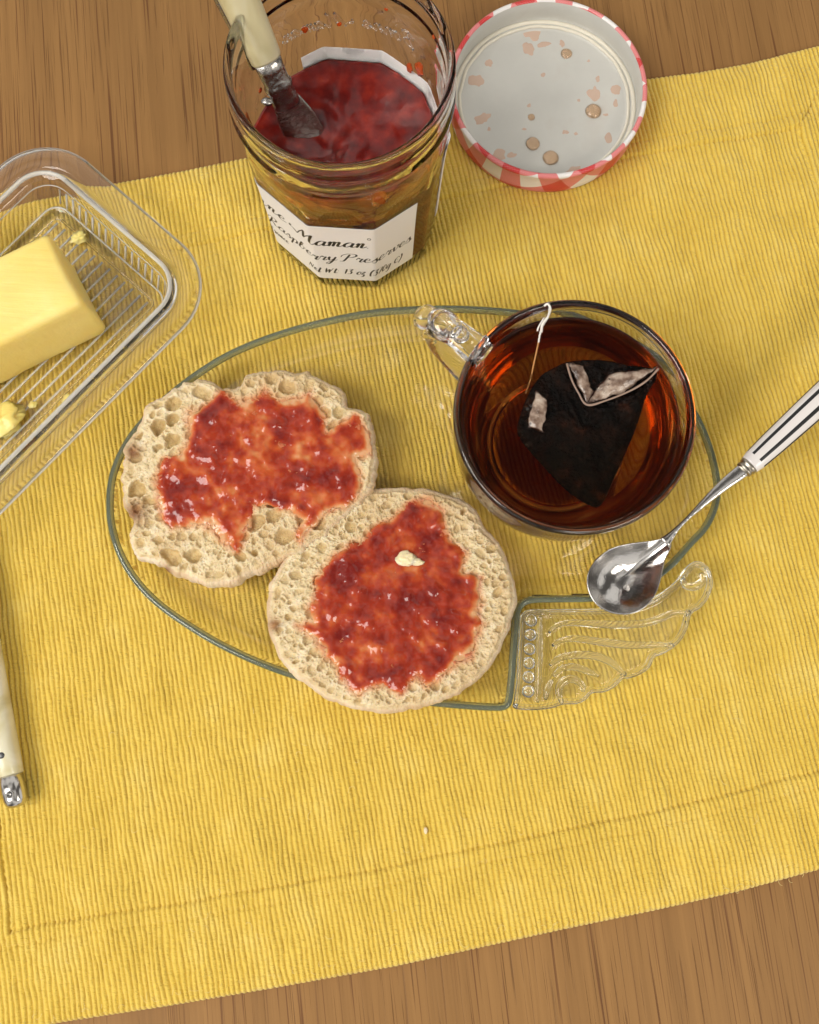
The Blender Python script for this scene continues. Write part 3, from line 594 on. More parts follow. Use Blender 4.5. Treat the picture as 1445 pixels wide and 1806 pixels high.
# --- handwriting strokes: unit = x-height
GL = {
 'a': (1.05, [[(.78, .85), (.45, 1), (.1, .6), (.08, .15), (.32, 0), (.66, .4), (.82, .95)], [(.82, .95), (.7, .25), (.82, 0), (1.1, .25)]]),
 'b': (.95, [[(0, .35), (.4, 1.3), (.5, 1.95), (.32, 1.9), (.15, .9), (.1, .2), (.3, 0), (.62, .3), (.6, .85), (.35, .95)], [(.6, .85), (.95, .75)]]),
 'c': (.78, [[(.65, .82), (.42, 1), (.1, .6), (.08, .15), (.35, 0), (.8, .3)]]),
 'd': (1.0, [[(.75, .85), (.42, 1), (.1, .6), (.08, .15), (.32, 0), (.7, .5), (.95, 1.9)], [(.95, 1.9), (.72, .4), (.82, 0), (1.05, .25)]]),
 'e': (.8, [[(.02, .35), (.5, .6), (.52, .95), (.28, .98), (.06, .45), (.28, 0), (.8, .3)]]),
 'f': (.6, [[(.7, 1.7), (.5, 1.9), (.35, 1.2), (.2, 0), (.05, -.8)], [(.05, 1), (.65, 1.05)]]),
 'm': (1.4, [[(0, .6), (.18, 1), (.22, .7), (.12, 0)], [(.14, .35), (.42, .95), (.58, .9), (.48, 0)], [(.5, .35), (.8, .95), (.98, .9), (.9, .2), (1.02, 0), (1.4, .35)]]),
 'n': (1.0, [[(0, .6), (.18, 1), (.22, .7), (.12, 0)], [(.14, .35), (.42, .95), (.6, .9), (.52, .2), (.64, 0), (1.0, .35)]]),
 'o': (.82, [[(.45, 1), (.1, .6), (.12, .1), (.4, 0), (.68, .4), (.6, .9), (.42, 1)], [(.6, .9), (.85, .85)]]),
 'p': (.98, [[(0, .55), (.22, 1), (.2, .4), (.0, -.95)], [(.12, .15), (.42, 1), (.72, .85), (.62, .15), (.35, 0), (.14, .2)], [(.66, .3), (1, .45)]]),
 'r': (.78, [[(0, .55), (.18, 1.08), (.34, .86), (.58, .88), (.42, .2), (.55, 0), (.8, .35)]]),
 's': (.72, [[(0, .3), (.36, 1.08), (.42, .7), (.55, .35), (.35, 0), (.02, .12)], [(.4, .02), (.74, .4)]]),
 't': (.6, [[(.38, 1.6), (.2, .5), (.24, .05), (.6, .25)], [(.02, 1.1), (.62, 1.16)]]),
 'u': (1.0, [[(.0, .6), (.2, 1), (.12, .2), (.35, 0), (.7, .6), (.8, 1)], [(.8, 1), (.68, .2), (.8, 0), (1.05, .3)]]),
 'v': (.85, [[(0, .6), (.18, 1), (.24, .3), (.34, 0), (.62, .45), (.72, 1.05), (.6, .9), (.9, .8)]]),
 'y': (.95, [[(0, .6), (.16, 1), (.16, .3), (.34, .05), (.66, .6), (.78, 1)], [(.78, 1), (.5, -.3), (.2, -.95), (.0, -.7), (.5, -.1), (1.0, .3)]]),
 'z': (.75, [[(.05, .9), (.55, .98), (.1, .15), (.5, .1), (.45, -.55), (.1, -.75)]]),
 'g': (.9, [[(.75, .85), (.42, 1), (.1, .6), (.12, .15), (.4, .1), (.72, .8)], [(.8, 1), (.6, -.4), (.3, -.9), (.05, -.6)]]),
 'M': (2.1, [[(-.7, .9), (-.75, .5), (-.4, .45), (-.1, .2), (.1, 0.0)], [(.1, 0), (.35, 1.0), (.75, 2.0)], [(.75, 2.0), (.78, 1.2), (.8, .25)], [(.8, .25), (1.15, 1.2), (1.6, 2.05)], [(1.6, 2.05), (1.5, 1.1), (1.5, .2), (1.7, 0), (2.1, .4)]]),
 'R': (1.35, [[(.55, 1.85), (.4, 1.0), (.15, 0)], [(-.05, 1.35), (.2, 1.85), (.8, 2.05), (1.1, 1.7), (.85, 1.2), (.4, 1.0), (.75, .5), (1.0, .05), (1.35, .3)]]),
 'P': (1.35, [[(.6, 1.85), (.4, .9), (.15, .05), (-.25, .0)], [(-.2, 1.1), (-.1, 1.6), (.4, 2.0), (1.1, 1.95), (1.25, 1.55), (.9, 1.15), (.45, 1.05)]]),
 'B': (1.4, [[(.55, 1.85), (.35, .9), (.1, 0)], [(-.05, 1.4), (.3, 1.9), (.9, 2.05), (1.15, 1.65), (.8, 1.2), (.45, 1.1), (.95, 1.0), (1.05, .5), (.7, .05), (.1, 0)]]),
 'F': (1.1, [[(.0, 1.7), (.4, 1.9), (1.1, 1.85)], [(.6, 1.85), (.35, .5), (.0, 0)], [(.2, .95), (.85, 1.0)]]),
 'N': (1.2, [[(.0, 0), (.2, 1.6)], [(.2, 1.6), (.7, .05)], [(.7, .05), (.95, 1.65)]]),
 'W': (1.5, [[(.1, 1.6), (.15, .05)], [(.15, .05), (.65, 1.25), (.7, .05)], [(.7, .05), (1.3, 1.65)]]),
 '1': (.65, [[(.15, 1.35), (.42, 1.65)], [(.42, 1.65), (.28, 0)]]),
 '3': (.95, [[(.15, 1.6), (.75, 1.62), (.4, 1.0)], [(.4, 1.0), (.72, .7), (.55, .1), (.02, .12)]]),
 '7': (.85, [[(.1, 1.6), (.8, 1.62)], [(.8, 1.62), (.2, 0)]]),
 '0': (.95, [[(.5, 1.6), (.15, 1.1), (.12, .3), (.4, 0), (.72, .5), (.75, 1.3), (.5, 1.6)]]),
 'C': (1.1, [[(1.0, 1.2), (.75, 1.6), (.2, 1.3), (.1, .6), (.4, .1), (.95, .3)], [(.3, .85), (.8, .9)]]),
 '(': (.6, [[(.55, 1.9), (.2, 1.1), (.15, .2), (.3, -.4)]]), ')': (.6, [[(.2, 1.9), (.42, 1.2), (.3, .3), (.0, -.4)]]),
 ':': (.5, [[(.2, .85), (.24, .95)], [(.1, .1), (.14, .2)]]), '.': (.4, [[(.05, .0), (.12, .1)]]), ' ': (.75, []),
}
def script(txt, s0, s1, zb_, xh, w, slant=.28, place=jpt, off=.22, th=.05):
    tot = sum(GL[c_][0] for c_ in txt); sx = (s1-s0)/tot; cur = s0; V = []; F = []
    for ch in txt:
        adv, strokes = GL[ch]
        for st_ in strokes:
            q = np.array(st_, float); n = max(4, int(6*len(q))) if len(q) > 2 else 4
            q = cr(q, n); q = np.c_[cur+(q[:, 0])*sx+slant*q[:, 1]*xh*.6, zb_+q[:, 1]*xh]
            tg = np.gradient(q, axis=0); tg /= np.linalg.norm(tg, axis=1)[:, None]+1e-9; nn = np.stack([-tg[:, 1], tg[:, 0]], -1)
            ww = w*(.40+.75*np.abs(tg[:, 1])**1.5*(tg[:, 1] < .2)+.18*np.abs(tg[:, 1])); ww[0] *= .5; ww[-1] *= .5
            b = len(V)
            for a, n_, w_ in zip(q, nn, ww):
                for sg in (-1, 1):
                    e = a+sg*n_*w_*.5; V.append(place(e[0], e[1], off))
            F += [(b+2*i, b+2*i+1, b+2*i+3, b+2*i+2) for i in range(len(q)-1)]
        cur += adv*sx
    return V, F
def lz(h): return LZ0+(LZ1-LZ0)*h
k = plain('printing_ink', (.012, .012, .014), .5); INK = k.m
for txt, s0, s1, h, xh, w in (('Bonne', -41, -13, .66, 4.1, .85), ('Maman.', -8.0, 22.6, .66, 4.1, .9), ('Raspberry', -25.5, 8.5, .38, 3.6, .68), ('Preserves', 10.6, 41.3, .38, 3.6, .68),
                              ('France', -26.5, -16, .20, 2.4, .5), ('Product of', -45, -29, .20, 2.4, .5), ('Net Wt: 13 oz (370g C)', -5.0, 36.8, .12, 3.0, .58)):
    V, F = script(txt, s0, s1, lz(h), xh, w); mesh('lettering', np.array(V), F, INK, lab, smooth=False)
# little ring mark after the name
t = np.linspace(0, 2*np.pi, 17); V = []
for a in t:
    for r_ in (.45, .75): V.append(jpt(24.2+r_*math.cos(a)-2.2, lz(.83)+r_*1.3*math.sin(a), .22))
mesh('lettering', np.array(V), [(2*i, 2*i+1, 2*i+3, 2*i+2) for i in range(16)], INK, lab, smooth=False)
# embossed script in the glass at the back shoulder
def bpt(sp, z, off):
    a = math.pi/2-sp/37.5*-1; r = np.interp(z, [66, 72, 77, 81, 86], [35.6, 36.6, 37.4, 37.7, 37.0])+off*4-.4
    return np.array([JX+r*math.cos(a), JY+r*math.sin(a), JB+z])
parts = []
for ch_line in (('Bonne', -26, -4), ('Maman', 2, 27)):
    tot = sum(GL[c_][0] for c_ in ch_line[0]); sx = (ch_line[2]-ch_line[1])/tot; cur = ch_line[1]
    for ch in ch_line[0]:
        for st_ in GL[ch][1]:
            q = cr(np.array(st_, float), 14); pts = [bpt(cur+x*sx+.7*y, 74.5+y*3.2, .2) for x, y in q]; parts.append(tube(pts, .42, 6))
        cur += GL[ch][0]*sx
V, F = join(parts); mesh('embossed_script', V, F, glass('emboss_glass'), jar)

# --- preserves in the jar
JL = 60.0
pres = empty('raspberry_preserves', (JX, JY, JB+4), 'dark red raspberry preserves filling the lower half of the open jar', 'jam')
inz = [(3.9, 20, .5), (4.4, 26, .85), (6.2, 28.9, .9), (9, 30.4, 1), (20, 30.8, 1), (35, 31.2, 1), (52, 31.8, 1), (JL+1.2, 32.3, .94)]
R = [jring(z, a, o) for z, a, o in inz]; edge = R[-1].copy()
hgt = lambda x, y, f: JB+JL+1.2*f**6+(2.2*fbm(x/15, y/15, 61, 2)+.45*fbm(x/4.5, y/4.5, 62, 2))*np.clip(1.15-f, .25, 1)-6.5*np.exp(-(((x-(-42))**2+(y-130)**2)/150))+2.6*np.exp(-(((x-(-33))**2+(y-108)**2)/50))-2.0*np.exp(-(((x-(-22))**2+(y-120)**2)/60))
for f in np.linspace(.97, .03, 34):
    q = edge.copy(); q[:, :2] = (edge[:, :2]-[JX, JY])*f+[JX, JY]; q[:, 2] = hgt(q[:, 0], q[:, 1], f); R.append(q)
R[len(inz)-1][:, 2] += 1.2*fbm(TH*3+9, TH*0, 3, 3)
V, F = rings(R)
k = M_('preserves'); nn = k.noise(140, 4)
k.p(Base_Color=k.ramp(nn, [(.3, (.075, .003, .002)), (.5, (.14, .006, .003)), (.66, (.23, .014, .005)), (.8, (.36, .04, .010))]), Roughness=.14, Subsurface_Weight=.35, Subsurface_Radius=(1, .15, .06), Subsurface_Scale=.003)
k.bump(k.noise(75, 2), .0014, .3); M_PRES = k.m
k = M_('preserves_against_glass'); k.p(Base_Color=k.ramp(k.noise(110, 4), [(.3, (.065, .012, .004)), (.5, (.11, .022, .006)), (.7, (.20, .05, .012))]), Roughness=.5); k.b.inputs['Specular IOR Level'].default_value = .1
mesh('preserves_body', V, F, M_PRES, pres, mats=[M_PRES, k.m], midx=[1 if q_ < (len(inz)-1)*KJ else 0 for q_ in range(len(F))])
k = M_('jam_smear_gel'); k.p(Base_Color=(.75, .13, .02, 1), Roughness=.08, IOR=1.4, Transmission_Weight=.55, Subsurface_Weight=.0); k.bump(k.noise(500, 3), .0008); M_GEL = k.m
V, F = lump((JX-3, JY-23, JB+JL+3.0), 4.6, 8, 28, 16, (1.7, .8, .7), .5, 1.8, .2); mesh('berry_lump', V, F, M_PRES, pres)
def inwall(deg, z): 
    a = math.radians(deg); r = np.interp(z, [52, 60, 66, 72, 77, 82, 104], [32.5, 32.9, 33.5, 34.2, 34.6, 34.7, 34.7]); return np.array([JX+r*math.cos(a), JY+r*math.sin(a), JB+z]), a
for deg, z, r, sq in ((-66, 78, 3.0, (.35, 1.0, 1.5)), (-42, 84, 1.3, (.4, .8, 1.4)), (-118, 71, 2.6, (.3, 1.6, 1.0)), (118, 79, 1.2, (.4, 1, 1.2)), (97, 78, .9, (.4, 1, 1.2)), (42, 72, 2.2, (.3, 1, 1.7)), (50, 68, 1.6, (.3, .9, 1.6)), (-92, 64, 1.5, (.4, 2.2, .6)), (160, 70, 1.0, (.4, 1, 1)), (30, 97, .8, (.4, 1, 1)), (68, 90, .7, (.4, 1, 1)), (-30, 74, 1.1, (.4, 1, 2))):
    q, a = inwall(deg, z); V, F = lump(q, r, int(deg)+200, 16, 10, sq, .5, 1.5, a); mesh('jam_smear', V, F, M_GEL, pres)
Vc = []; Fc = []; na, nz_ = 110, 12
for sh in (.22, -.25):
    for i in range(na):
        d_ = -176+i*(172/(na-1)); zt__ = 79+6*vn(np.array(d_/10.0), np.array(1.), 14)-5*abs(math.sin(math.radians((d_+90)*1.0)))
        for j in range(nz_):
            q, a = inwall(d_, 59+(zt__-59)*j/(nz_-1)); th2 = sh*(1 if sh > 0 else (.6+.9*vn(np.array(d_/4.0), np.array(j*.8), 33))); Vc.append(q+np.array([math.cos(a), math.sin(a), 0])*(th2-.06*0+ (0 if sh > -.1 else 0)))
for L in (0, 1):
    for i in range(na-1):
        for j in range(nz_-1):
            b = L*na*nz_+i*nz_+j; q = (b, b+nz_, b+nz_+1, b+1); Fc.append(q if L == 0 else q[::-1])
bd_ = [i*nz_ for i in range(na)]+[(na-1)*nz_+j for j in range(1, nz_)]+[i*nz_+nz_-1 for i in range(na-2, -1, -1)]+[j for j in range(nz_-2, 0, -1)]
for x_, y_ in zip(bd_, bd_[1:]+bd_[:1]): Fc.append((y_, x_, na*nz_+x_, na*nz_+y_))
Fc = orient(Fc, np.array(Vc)); ks = M_('syrup_coat'); ks.p(Base_Color=ks.ramp(ks.noise(120, 3), [(.35, (.10, .016, .005)), (.55, (.20, .038, .010)), (.72, (.36, .095, .022))]), Roughness=.4, IOR=1.3, Transmission_Weight=.0); ks.b.inputs['Specular IOR Level'].default_value = .1; ks.bump(ks.noise(220, 3), .0008)
mesh('syrup_coat', np.array(Vc), Fc, ks.m, pres)
# wrinkled film of syrup along the old fill line at the front
pts = []
for d_ in np.linspace(-150, -8, 90):
    q, a = inwall(d_, 63+3.2*vn(np.array(d_/9.0), np.array(0.), 4)*1+1.5*math.sin(d_/11)); pts.append(q-np.array([math.cos(a), math.sin(a), 0])*.1)
pts = np.array(pts); V, F = tube(pts, .38+.5*vn(np.arange(90)/4.0, np.zeros(90), 6), 8); mesh('syrup_film', V, F, glass('syrup', 1.42, .03, (.80, .42, .16)), pres)
pts = np.array([inwall(d_, 69+4*vn(np.array(d_/7.0), np.array(3.), 4))[0] for d_ in np.linspace(-128, -70, 50)]); V, F = tube(pts, .2+.4*vn(np.arange(50)/3.0, np.zeros(50), 9), 8); mesh('syrup_film', V, F, bpy.data.materials['syrup'], pres)

# ================================================================== lid
LX, LY = 48.4, 186.3
lid = empty('jar_lid', (LX, LY, MZ-.8), 'upturned jar lid with red and white gingham edge, beside the jar, spotted with jam', 'lid')
LB = MZ-.8; KL = 180
prof = [(0.01, 0), (30, 0), (37, .1), (39.5, .5), (41.3, 1.6), (42.0, 3.5), (42.1, 7), (42.1, 13.2), (42.5, 14.2), (42.9, 15.2), (42.7, 16.2), (41.8, 16.8), (40.9, 16.4), (40.6, 15.4)]
R = [circ((LX, LY), r, LB+z, KL) for r, z in prof]
V = np.concatenate(R); F = []
for j in range(len(R)-1): F += [(j*KL+i, j*KL+(i+1) % KL, (j+1)*KL+(i+1) % KL, (j+1)*KL+i) for i in range(KL)]
arc = [0]
for a, b in zip(prof[:-1], prof[1:]): arc.append(arc[-1]+math.hypot(b[0]-a[0], b[1]-a[1]))
uv = []
for j in range(len(prof)):
    for i in range(KL): a = i/KL*2*math.pi; uv.append((arc[j]*math.cos(a)*.001, arc[j]*math.sin(a)*.001))
k = M_('gingham_enamel'); sx = k.n('SeparateXYZ'); k.put(sx.inputs[0], k.mapping(k.uv(), rot=(0, 0, math.radians(24)), scale=(1, 1, 1), loc=(.001, .003, 0)))
def stripe(o): return k.math('LESS_THAN', k.math('FRACT', k.math('MULTIPLY', o, 1/.0205)), .5)
a_ = stripe(sx.outputs[0]); b_s = stripe(sx.outputs[1]); sm = k.math('ADD', a_, b_s)
gc = k.ramp(k.math('MULTIPLY', sm, .5), [(.0, (.80, .77, .75)), (.25, (.72, .20, .20)), (.75, (.58, .018, .018))], 'CONSTANT')
wv_ = k.n('TexChecker'); k.put(wv_.inputs['Vector'], k.uv()); wv_.inputs['Scale'].default_value = 1500; 
gc = k.mix(k.math('MULTIPLY', wv_.outputs[1], .10), gc, (.85, .75, .73))
k.p(Base_Color=gc, Roughness=.32); 
mesh('gingham_band', V, F, k.m, lid, uv=uv)
k = M_('white_enamel'); k.p(Base_Color=k.ramp(k.noise(60, 4), [(.3, (.52, .51, .475)), (.6, (.56, .55, .51)), (.8, (.53, .50, .455))]), Roughness=.28); k.bump(k.noise(140, 2), .0002)
prof2 = [(40.7, 16.1), (40.4, 15.0), (40.4, 12.0), (40.6, 9), (40.8, 7), (40.7, 5.2), (40.4, 4.9)]
R = [circ((LX, LY), r, LB+z, KL) for r, z in prof2]; V = np.concatenate(R); F = []
for j in range(len(R)-1): F += [(j*KL+i, j*KL+(i+1) % KL, (j+1)*KL+(i+1) % KL, (j+1)*KL+i)[::1] for i in range(KL)]
mesh('inner_wall', V, F, k.m, lid)
prof3 = [(40.4, 4.9), (37.2, 4.9), (36.4, 4.3), (35.6, 3.9), (20, 3.9), (.01, 3.9)]
R = [circ((LX, LY), r, LB+z, KL) for r, z in prof3]; V = np.concatenate(R); F = []
for j in range(len(R)-1): F += [(j*KL+i, j*KL+(i+1) % KL, (j+1)*KL+(i+1) % KL, (j+1)*KL+i) for i in range(KL)]
mesh('inner_disc', V, F, k.m, lid)
kg = plain('seal_compound', (.74, .69, .58), .45)
for r_, w_, wob in ((39.6, .95, .0), (37.3, .7, .3)):
    t = np.arange(KL)/KL*2*np.pi; R = []
    rr_ = r_+wob*fbm(t*9+4, t*0, 71, 2)
    for a in np.arange(10)/10*2*np.pi: R.append(np.stack([LX+(rr_+w_*math.cos(a))*np.cos(t), LY+(rr_+w_*math.cos(a))*np.sin(t), np.full(KL, LB+4.9+.75*math.sin(a))], -1))
    V, F = rings(R, loop=True); mesh('seal_ring', V, F, kg.m, lid)
KD = M_('jam_drop_liquid'); KD.p(Base_Color=(.97, .68, .45, 1), Roughness=.03, IOR=1.36, Transmission_Weight=.85, Coat_Weight=.4)
KD2 = M_('dried_jam_film'); KD2.p(Base_Color=(.58, .42, .33, 1), Roughness=.25)
LS = 3.6125
def lpx(x, y): return P(770+x/LS, y/LS, LB+4)
drops = [(828, 342, 38, 1, 0), (605, 205, 52, .8, .2), (585, 310, 45, .9, 0), (690, 285, 30, 2.2, .3), (800, 278, 22, .8, 0), (335, 400, 28, .9, .5), (250, 510, 42, 1.1, .5), (180, 532, 24, 1.6, 0), (1000, 708, 52, 1, 0), (1008, 590, 44, .85, 0), (1030, 500, 20, .5, 0), (605, 746, 24, 1, 0), (614, 915, 46, .95, 0), (728, 1005, 52, 1, 0), (400, 990, 48, 1.1, 0), (480, 985, 26, 1.7, 0), (290, 755, 40, 1.6, .6), (1140, 570, 32, 1.1, 0), (1140, 655, 20, .7, 0), (1095, 880, 32, .7, 0), (680, 475, 14, 1, 0), (590, 670, 14, 1, 0), (820, 840, 18, 1.4, 0), (890, 852, 12, 1, 0), (560, 822, 13, 1.5, 0), (1080, 730, 14, 1.6, 0), (968, 388, 11, 1, 0), (335, 820, 12, 1, 0), (905, 638, 11, 1, 0), (880, 1085, 40, 2.0, .5)]
for x, y, r_, asp, ro in drops:
    q = lpx(x, y)
    if math.hypot(q[0]-LX, q[1]-LY) > 35.6: continue
    rm_ = r_/LS/4.05; fat = (x, y) in ((828, 342), (1000, 708), (605, 746), (614, 915), (728, 1005)); n = 24; t = np.arange(n)/n*2*np.pi
    sh = 1+(.06 if fat else .55)*fbm(np.cos(t)*1.7+x, np.sin(t)*1.2+y, 5, 2); hh = rm_*(.5 if fat else .03)+.05
    R = []
    for a in np.linspace(0, math.pi/2*.95, 7):
        e = np.stack([rm_*math.cos(a)*sh*np.cos(t)*math.sqrt(asp), rm_*math.cos(a)*sh*np.sin(t)/math.sqrt(asp)], -1); cs, sn = math.cos(ro), math.sin(ro)
        R.append(np.stack([q[0]+e[:, 0]*cs-e[:, 1]*sn, q[1]+e[:, 0]*sn+e[:, 1]*cs, np.full(n, LB+3.88+hh*math.sin(a))], -1))
    V, F = rings(R); mesh('jam_drop' if fat else 'jam_spot', V, F, (KD if fat else KD2).m, lid)

# ================================================================== tea cup
CX, CY = 56.0, 26.8; CB = MZ+3.0; KC = 144
cup = empty('glass_teacup', (CX, CY, CB), 'round clear glass teacup with beaded handle, standing on the plate beside the spoon', 'cup')
oc = [(0, 24.0), (.3, 25.6), (1.4, 26.2), (2.8, 25.6), (3.6, 25.4), (6, 27.5), (10, 31.5), (16, 35.8), (24, 39.4), (32, 41.2), (40, 41.9), (48, 42.1), (53, 42.1), (56, 42.5), (58, 42.9), (59.2, 42.6), (59.8, 41.8)]
ic = [(59.6, 41.0), (58.6, 40.3), (56, 39.8), (50, 39.3), (42, 39.0), (32, 38.2), (24, 36.2), (16, 32.4), (10, 27.6), (7, 23.6), (5.6, 18), (5.2, 10)]
def lring(r, z, K=KC): return circ((CX, CY), r, CB+z, K)
V, F = rings([lring(r, z) for z, r in oc]+[lring(r, z) for z, r in ic], ends=(np.array([CX, CY, CB+1.0]), np.array([CX, CY, CB+5.1])))
G_CUP = glass('cup_glass', 1.5); mesh('glass_body', V, F, G_CUP, cup)
TL = 50.5
tea = empty('tea', (CX, CY, CB+5), 'amber brown tea filling the glass cup', 'tea')
ti = [(z, r+.15) for z, r in reversed(ic) if z < TL-1]+[(TL-.6, 39.42), (TL+.35, 39.5), (TL+.12, 38.9), (TL, 37.8), (TL, 20), (TL, .3)]
V, F = rings([lring(r, z) for z, r in ti]); g_ = glass('tea_liquid', 1.33, 0.0, (1, 1, 1), ((.75, .50, .09), 102.0)); g_.node_tree.nodes['Principled BSDF'].inputs['Specular IOR Level'].default_value = .3; mesh('tea_liquid', V, F, g_, tea)
# handle
ha = math.radians(145.5); hd = np.array([math.cos(ha), math.sin(ha), 0]); hs = np.array([-hd[1], hd[0], 0]); hc = np.array([CX, CY, CB])
pth = cr([hc+hd*a+np.array([0, 0, z]) for a, z in [(39.8, 50), (46, 52.5), (54, 52), (60.5, 47), (61.5, 38), (57, 28), (48, 21), (39, 19)]], 50)
rr_ = np.interp(np.linspace(0, 1, 50), [0, .15, .35, .5, .75, 1], [4.6, 4.0, 4.2, 3.6, 3.0, 3.4])
V, F = tube(pth, rr_, 20, flat=1.25, up=hd+np.array([0, 0, .01])); 
def handle_tube():
    R = []
    for i, p_ in enumerate(pth):
        tg = pth[min(i+1, 49)]-pth[max(i-1, 0)]; tg /= np.linalg.norm(tg); w = np.cross(tg, hs); t = np.arange(22)/22*2*np.pi
        R.append(p_+np.outer(np.cos(t), hs)*rr_[i]*1.28+np.outer(np.sign(np.sin(t))*np.abs(np.sin(t))**.8, w)*rr_[i]*.8)
    return rings(R)
V, F = handle_tube(); hnd = mesh('handle', V, F, glass('handle_glass', 1.5, 0.0, bump=(160, .0006)), cup)
for i, (a, z, r_, sq) in enumerate([(57.5, 53.6, 5.6, (1.25, .95, .55)), (66.2, 47, 4.6, (.9, 1.1, 1.0)), (50.5, 54.3, 3.2, (1.1, 1.0, .5))]):
    V, F = lump(hc+hd*a+np.array([0, 0, z]), r_, 3+i, 32, 20, sq, .05, 1.0, ha); mesh('thumb_rest' if i == 0 else 'knob', V, F, GB, hnd)
for i in range(7):
    z = 44-i*5.2; r_ = np.interp(z, [o[0] for o in oc], [o[1] for o in oc]); q = hc+hd*(r_+.2)+np.array([0, 0, z]); V, F = lump(q, 2.3-.1*i, 5, 16, 12, (1, 1, 1), .02); mesh('bead', V, F, GB, cup)

# ================================================================== tea bag
TZ = CB+TL
bag = empty('tea_bag', (P(1035, 760, TZ)[0], P(1035, 760, TZ)[1], TZ), 'dark pyramid tea bag with pale bubbly flap floating in the tea on a white string', 'tea bag')
def tp(x, y, dz): return P(x, y, TZ+dz)
def patch(pts2, n, m, bulge, seed, mat_, name, parent, amp=.5, th=.25, edge_w=.9):
    """four-sided patch of cloth: corner list a b c d (d may equal a), with thickness"""
    a, b, c_, d_ = [np.array(q) for q in pts2]; U_, V_ = np.meshgrid(np.linspace(0, 1, n), np.linspace(0, 1, m))
    Q = ((1-U_)*(1-V_))[..., None]*a+(U_*(1-V_))[..., None]*b+(U_*V_)[..., None]*c_+((1-U_)*V_)[..., None]*d_
    w = 4*np.sqrt(np.clip(U_*(1-U_)*V_*(1-V_), 0, 1))
    Q[..., 0] += edge_w*(1-w*.6)*fbm(Q[..., 0]/2.2+seed, Q[..., 1]/2.2, seed+3, 2); Q[..., 1] += edge_w*(1-w*.6)*fbm(Q[..., 0]/2.2+seed, Q[..., 1]/2.2+9, seed+4, 2)
    Q[..., 2] += bulge*w+amp*fbm(Q[..., 0]/5+seed, Q[..., 1]/5, seed, 3)*w
    top_ = Q.reshape(-1, 3); bot_ = top_-[0, 0, th]; N = n*m; V = np.vstack([top_, bot_]); F = []
    for i in range(m-1):
        for j in range(n-1): q = (i*n+j, i*n+j+1, (i+1)*n+j+1, (i+1)*n+j); F += [q, tuple(N+x for x in reversed(q))]
    bd = [j for j in range(n)]+[i*n+n-1 for i in range(1, m)]+[(m-1)*n+j for j in range(n-2, -1, -1)]+[i*n for i in range(m-2, 0, -1)]
    for x, y in zip(bd, bd[1:]+bd[:1]): F.append((y, x, N+x, N+y))
    return mesh(name, V, F, mat_, parent, attrs={'mid': np.r_[w.ravel(), w.ravel()]})
k = M_('wet_tea_bag'); k.b.inputs['Specular IOR Level'].default_value = .1; k.p(Base_Color=k.ramp(k.noise(150, 4), [(.40, (.001, .0005, .0004)), (.58, (.010, .0032, .0015)), (.74, (.045, .014, .006))]), Roughness=.35); k.bump(k.math('ADD', k.noise(120, 3), k.math('MULTIPLY', k.noise(600, 3), .3)), .004); M_BAG = k.m
k = M_('wet_mesh_flap'); vo = k.n('TexVoronoi'); vo.inputs['Scale'].default_value = 420; k.put(vo.inputs['Vector'], k.obj())
spot = k.ramp(vo.outputs['Distance'], [(.17, (0, 0, 0)), (.24, (1, 1, 1))]); pres_n = k.ramp(k.noise(110, 2), [(.48, (1, 1, 1)), (.56, (0, 0, 0))])
fl = k.ramp(k.noise(230, 4), [(.32, (.05, .025, .015)), (.44, (.16, .10, .07)), (.56, (.34, .25, .19)), (.72, (.52, .43, .35))])
fl = k.mix(k.math('MULTIPLY', k.math('SUBTRACT', 1.0, spot), k.math('SUBTRACT', 1.0, pres_n)), fl, (.05, .03, .02))
fl = k.mix(k.ramp(k.math('ADD', k.attr('mid').outputs['Fac'], k.math('MULTIPLY_ADD', k.noise(300, 3), .6, -.3)), [(.15, (1, 1, 1)), (.5, (0, 0, 0))]), fl, (.035, .014, .008))
k.p(Base_Color=fl, Roughness=.25, Coat_Weight=.3); k.bump(k.noise(500, 3), .0006); M_FLAP = k.m
A = tp(1000, 640, .3); B = tp(1163, 649, 4.5); Cb = tp(1047, 895, -7.0); D = tp(913, 768, -1.5); Ef = tp(1034, 714, .2); Af = tp(935, 690, -.6); A2 = tp(1085, 640, .4)
# body of the bag: closed pyramid drooping under the surface
ol = [tp(x, y, dz) for x, y, dz in [(978, 648, -.4), (1003, 637, .2), (1060, 634, .2), (1110, 643, .4), (1163, 650, 3.2), (1140, 700, -.6), (1120, 760, -3), (1085, 840, -6), (1062, 888, -8), (1045, 896, -8), (1000, 868, -7), (950, 815, -5), (916, 772, -2.5), (914, 745, -1.6), (932, 695, -.8), (955, 662, -.6)]]
ol = cr(ol, 90, True); cc = ol.mean(0); R = []
for f in (1.0, .985, .93, .82, .66, .5, .34, .18, .06):
    q = ol.copy(); q[:, :2] = (ol[:, :2]-cc[:2])*f+cc[:2]; q[:, 2] = ol[:, 2]*f+(cc[2]+1.2)*(1-f)+1.6*math.sqrt(max(0, 1-f**3))*1.0-.9*(1-f) + 1.1*fbm(q[:, 0]/7, q[:, 1]/7, 41, 3)*(1-f**4); q[:, 2] = np.minimum(q[:, 2], np.maximum(ol[:, 2], TZ-.6)) if f < .99 else q[:, 2]; R.append(q)
Rb = []
for f in (.06, .3, .55, .8, .95):
    q = ol.copy(); q[:, :2] = (ol[:, :2]-cc[:2])*f+cc[:2]; q[:, 2] = ol[:, 2]*f+cc[2]*(1-f)-13*(1-f)**.8; Rb.append(q)
R = [q_*[1, 1, 1] for q_ in R]
for q_ in Rb+R: q_[:, 2] = np.minimum(q_[:, 2]-.8, TZ-.35)
V, F = rings(Rb+R); mesh('bag_pouch', V, F, M_BAG, bag)
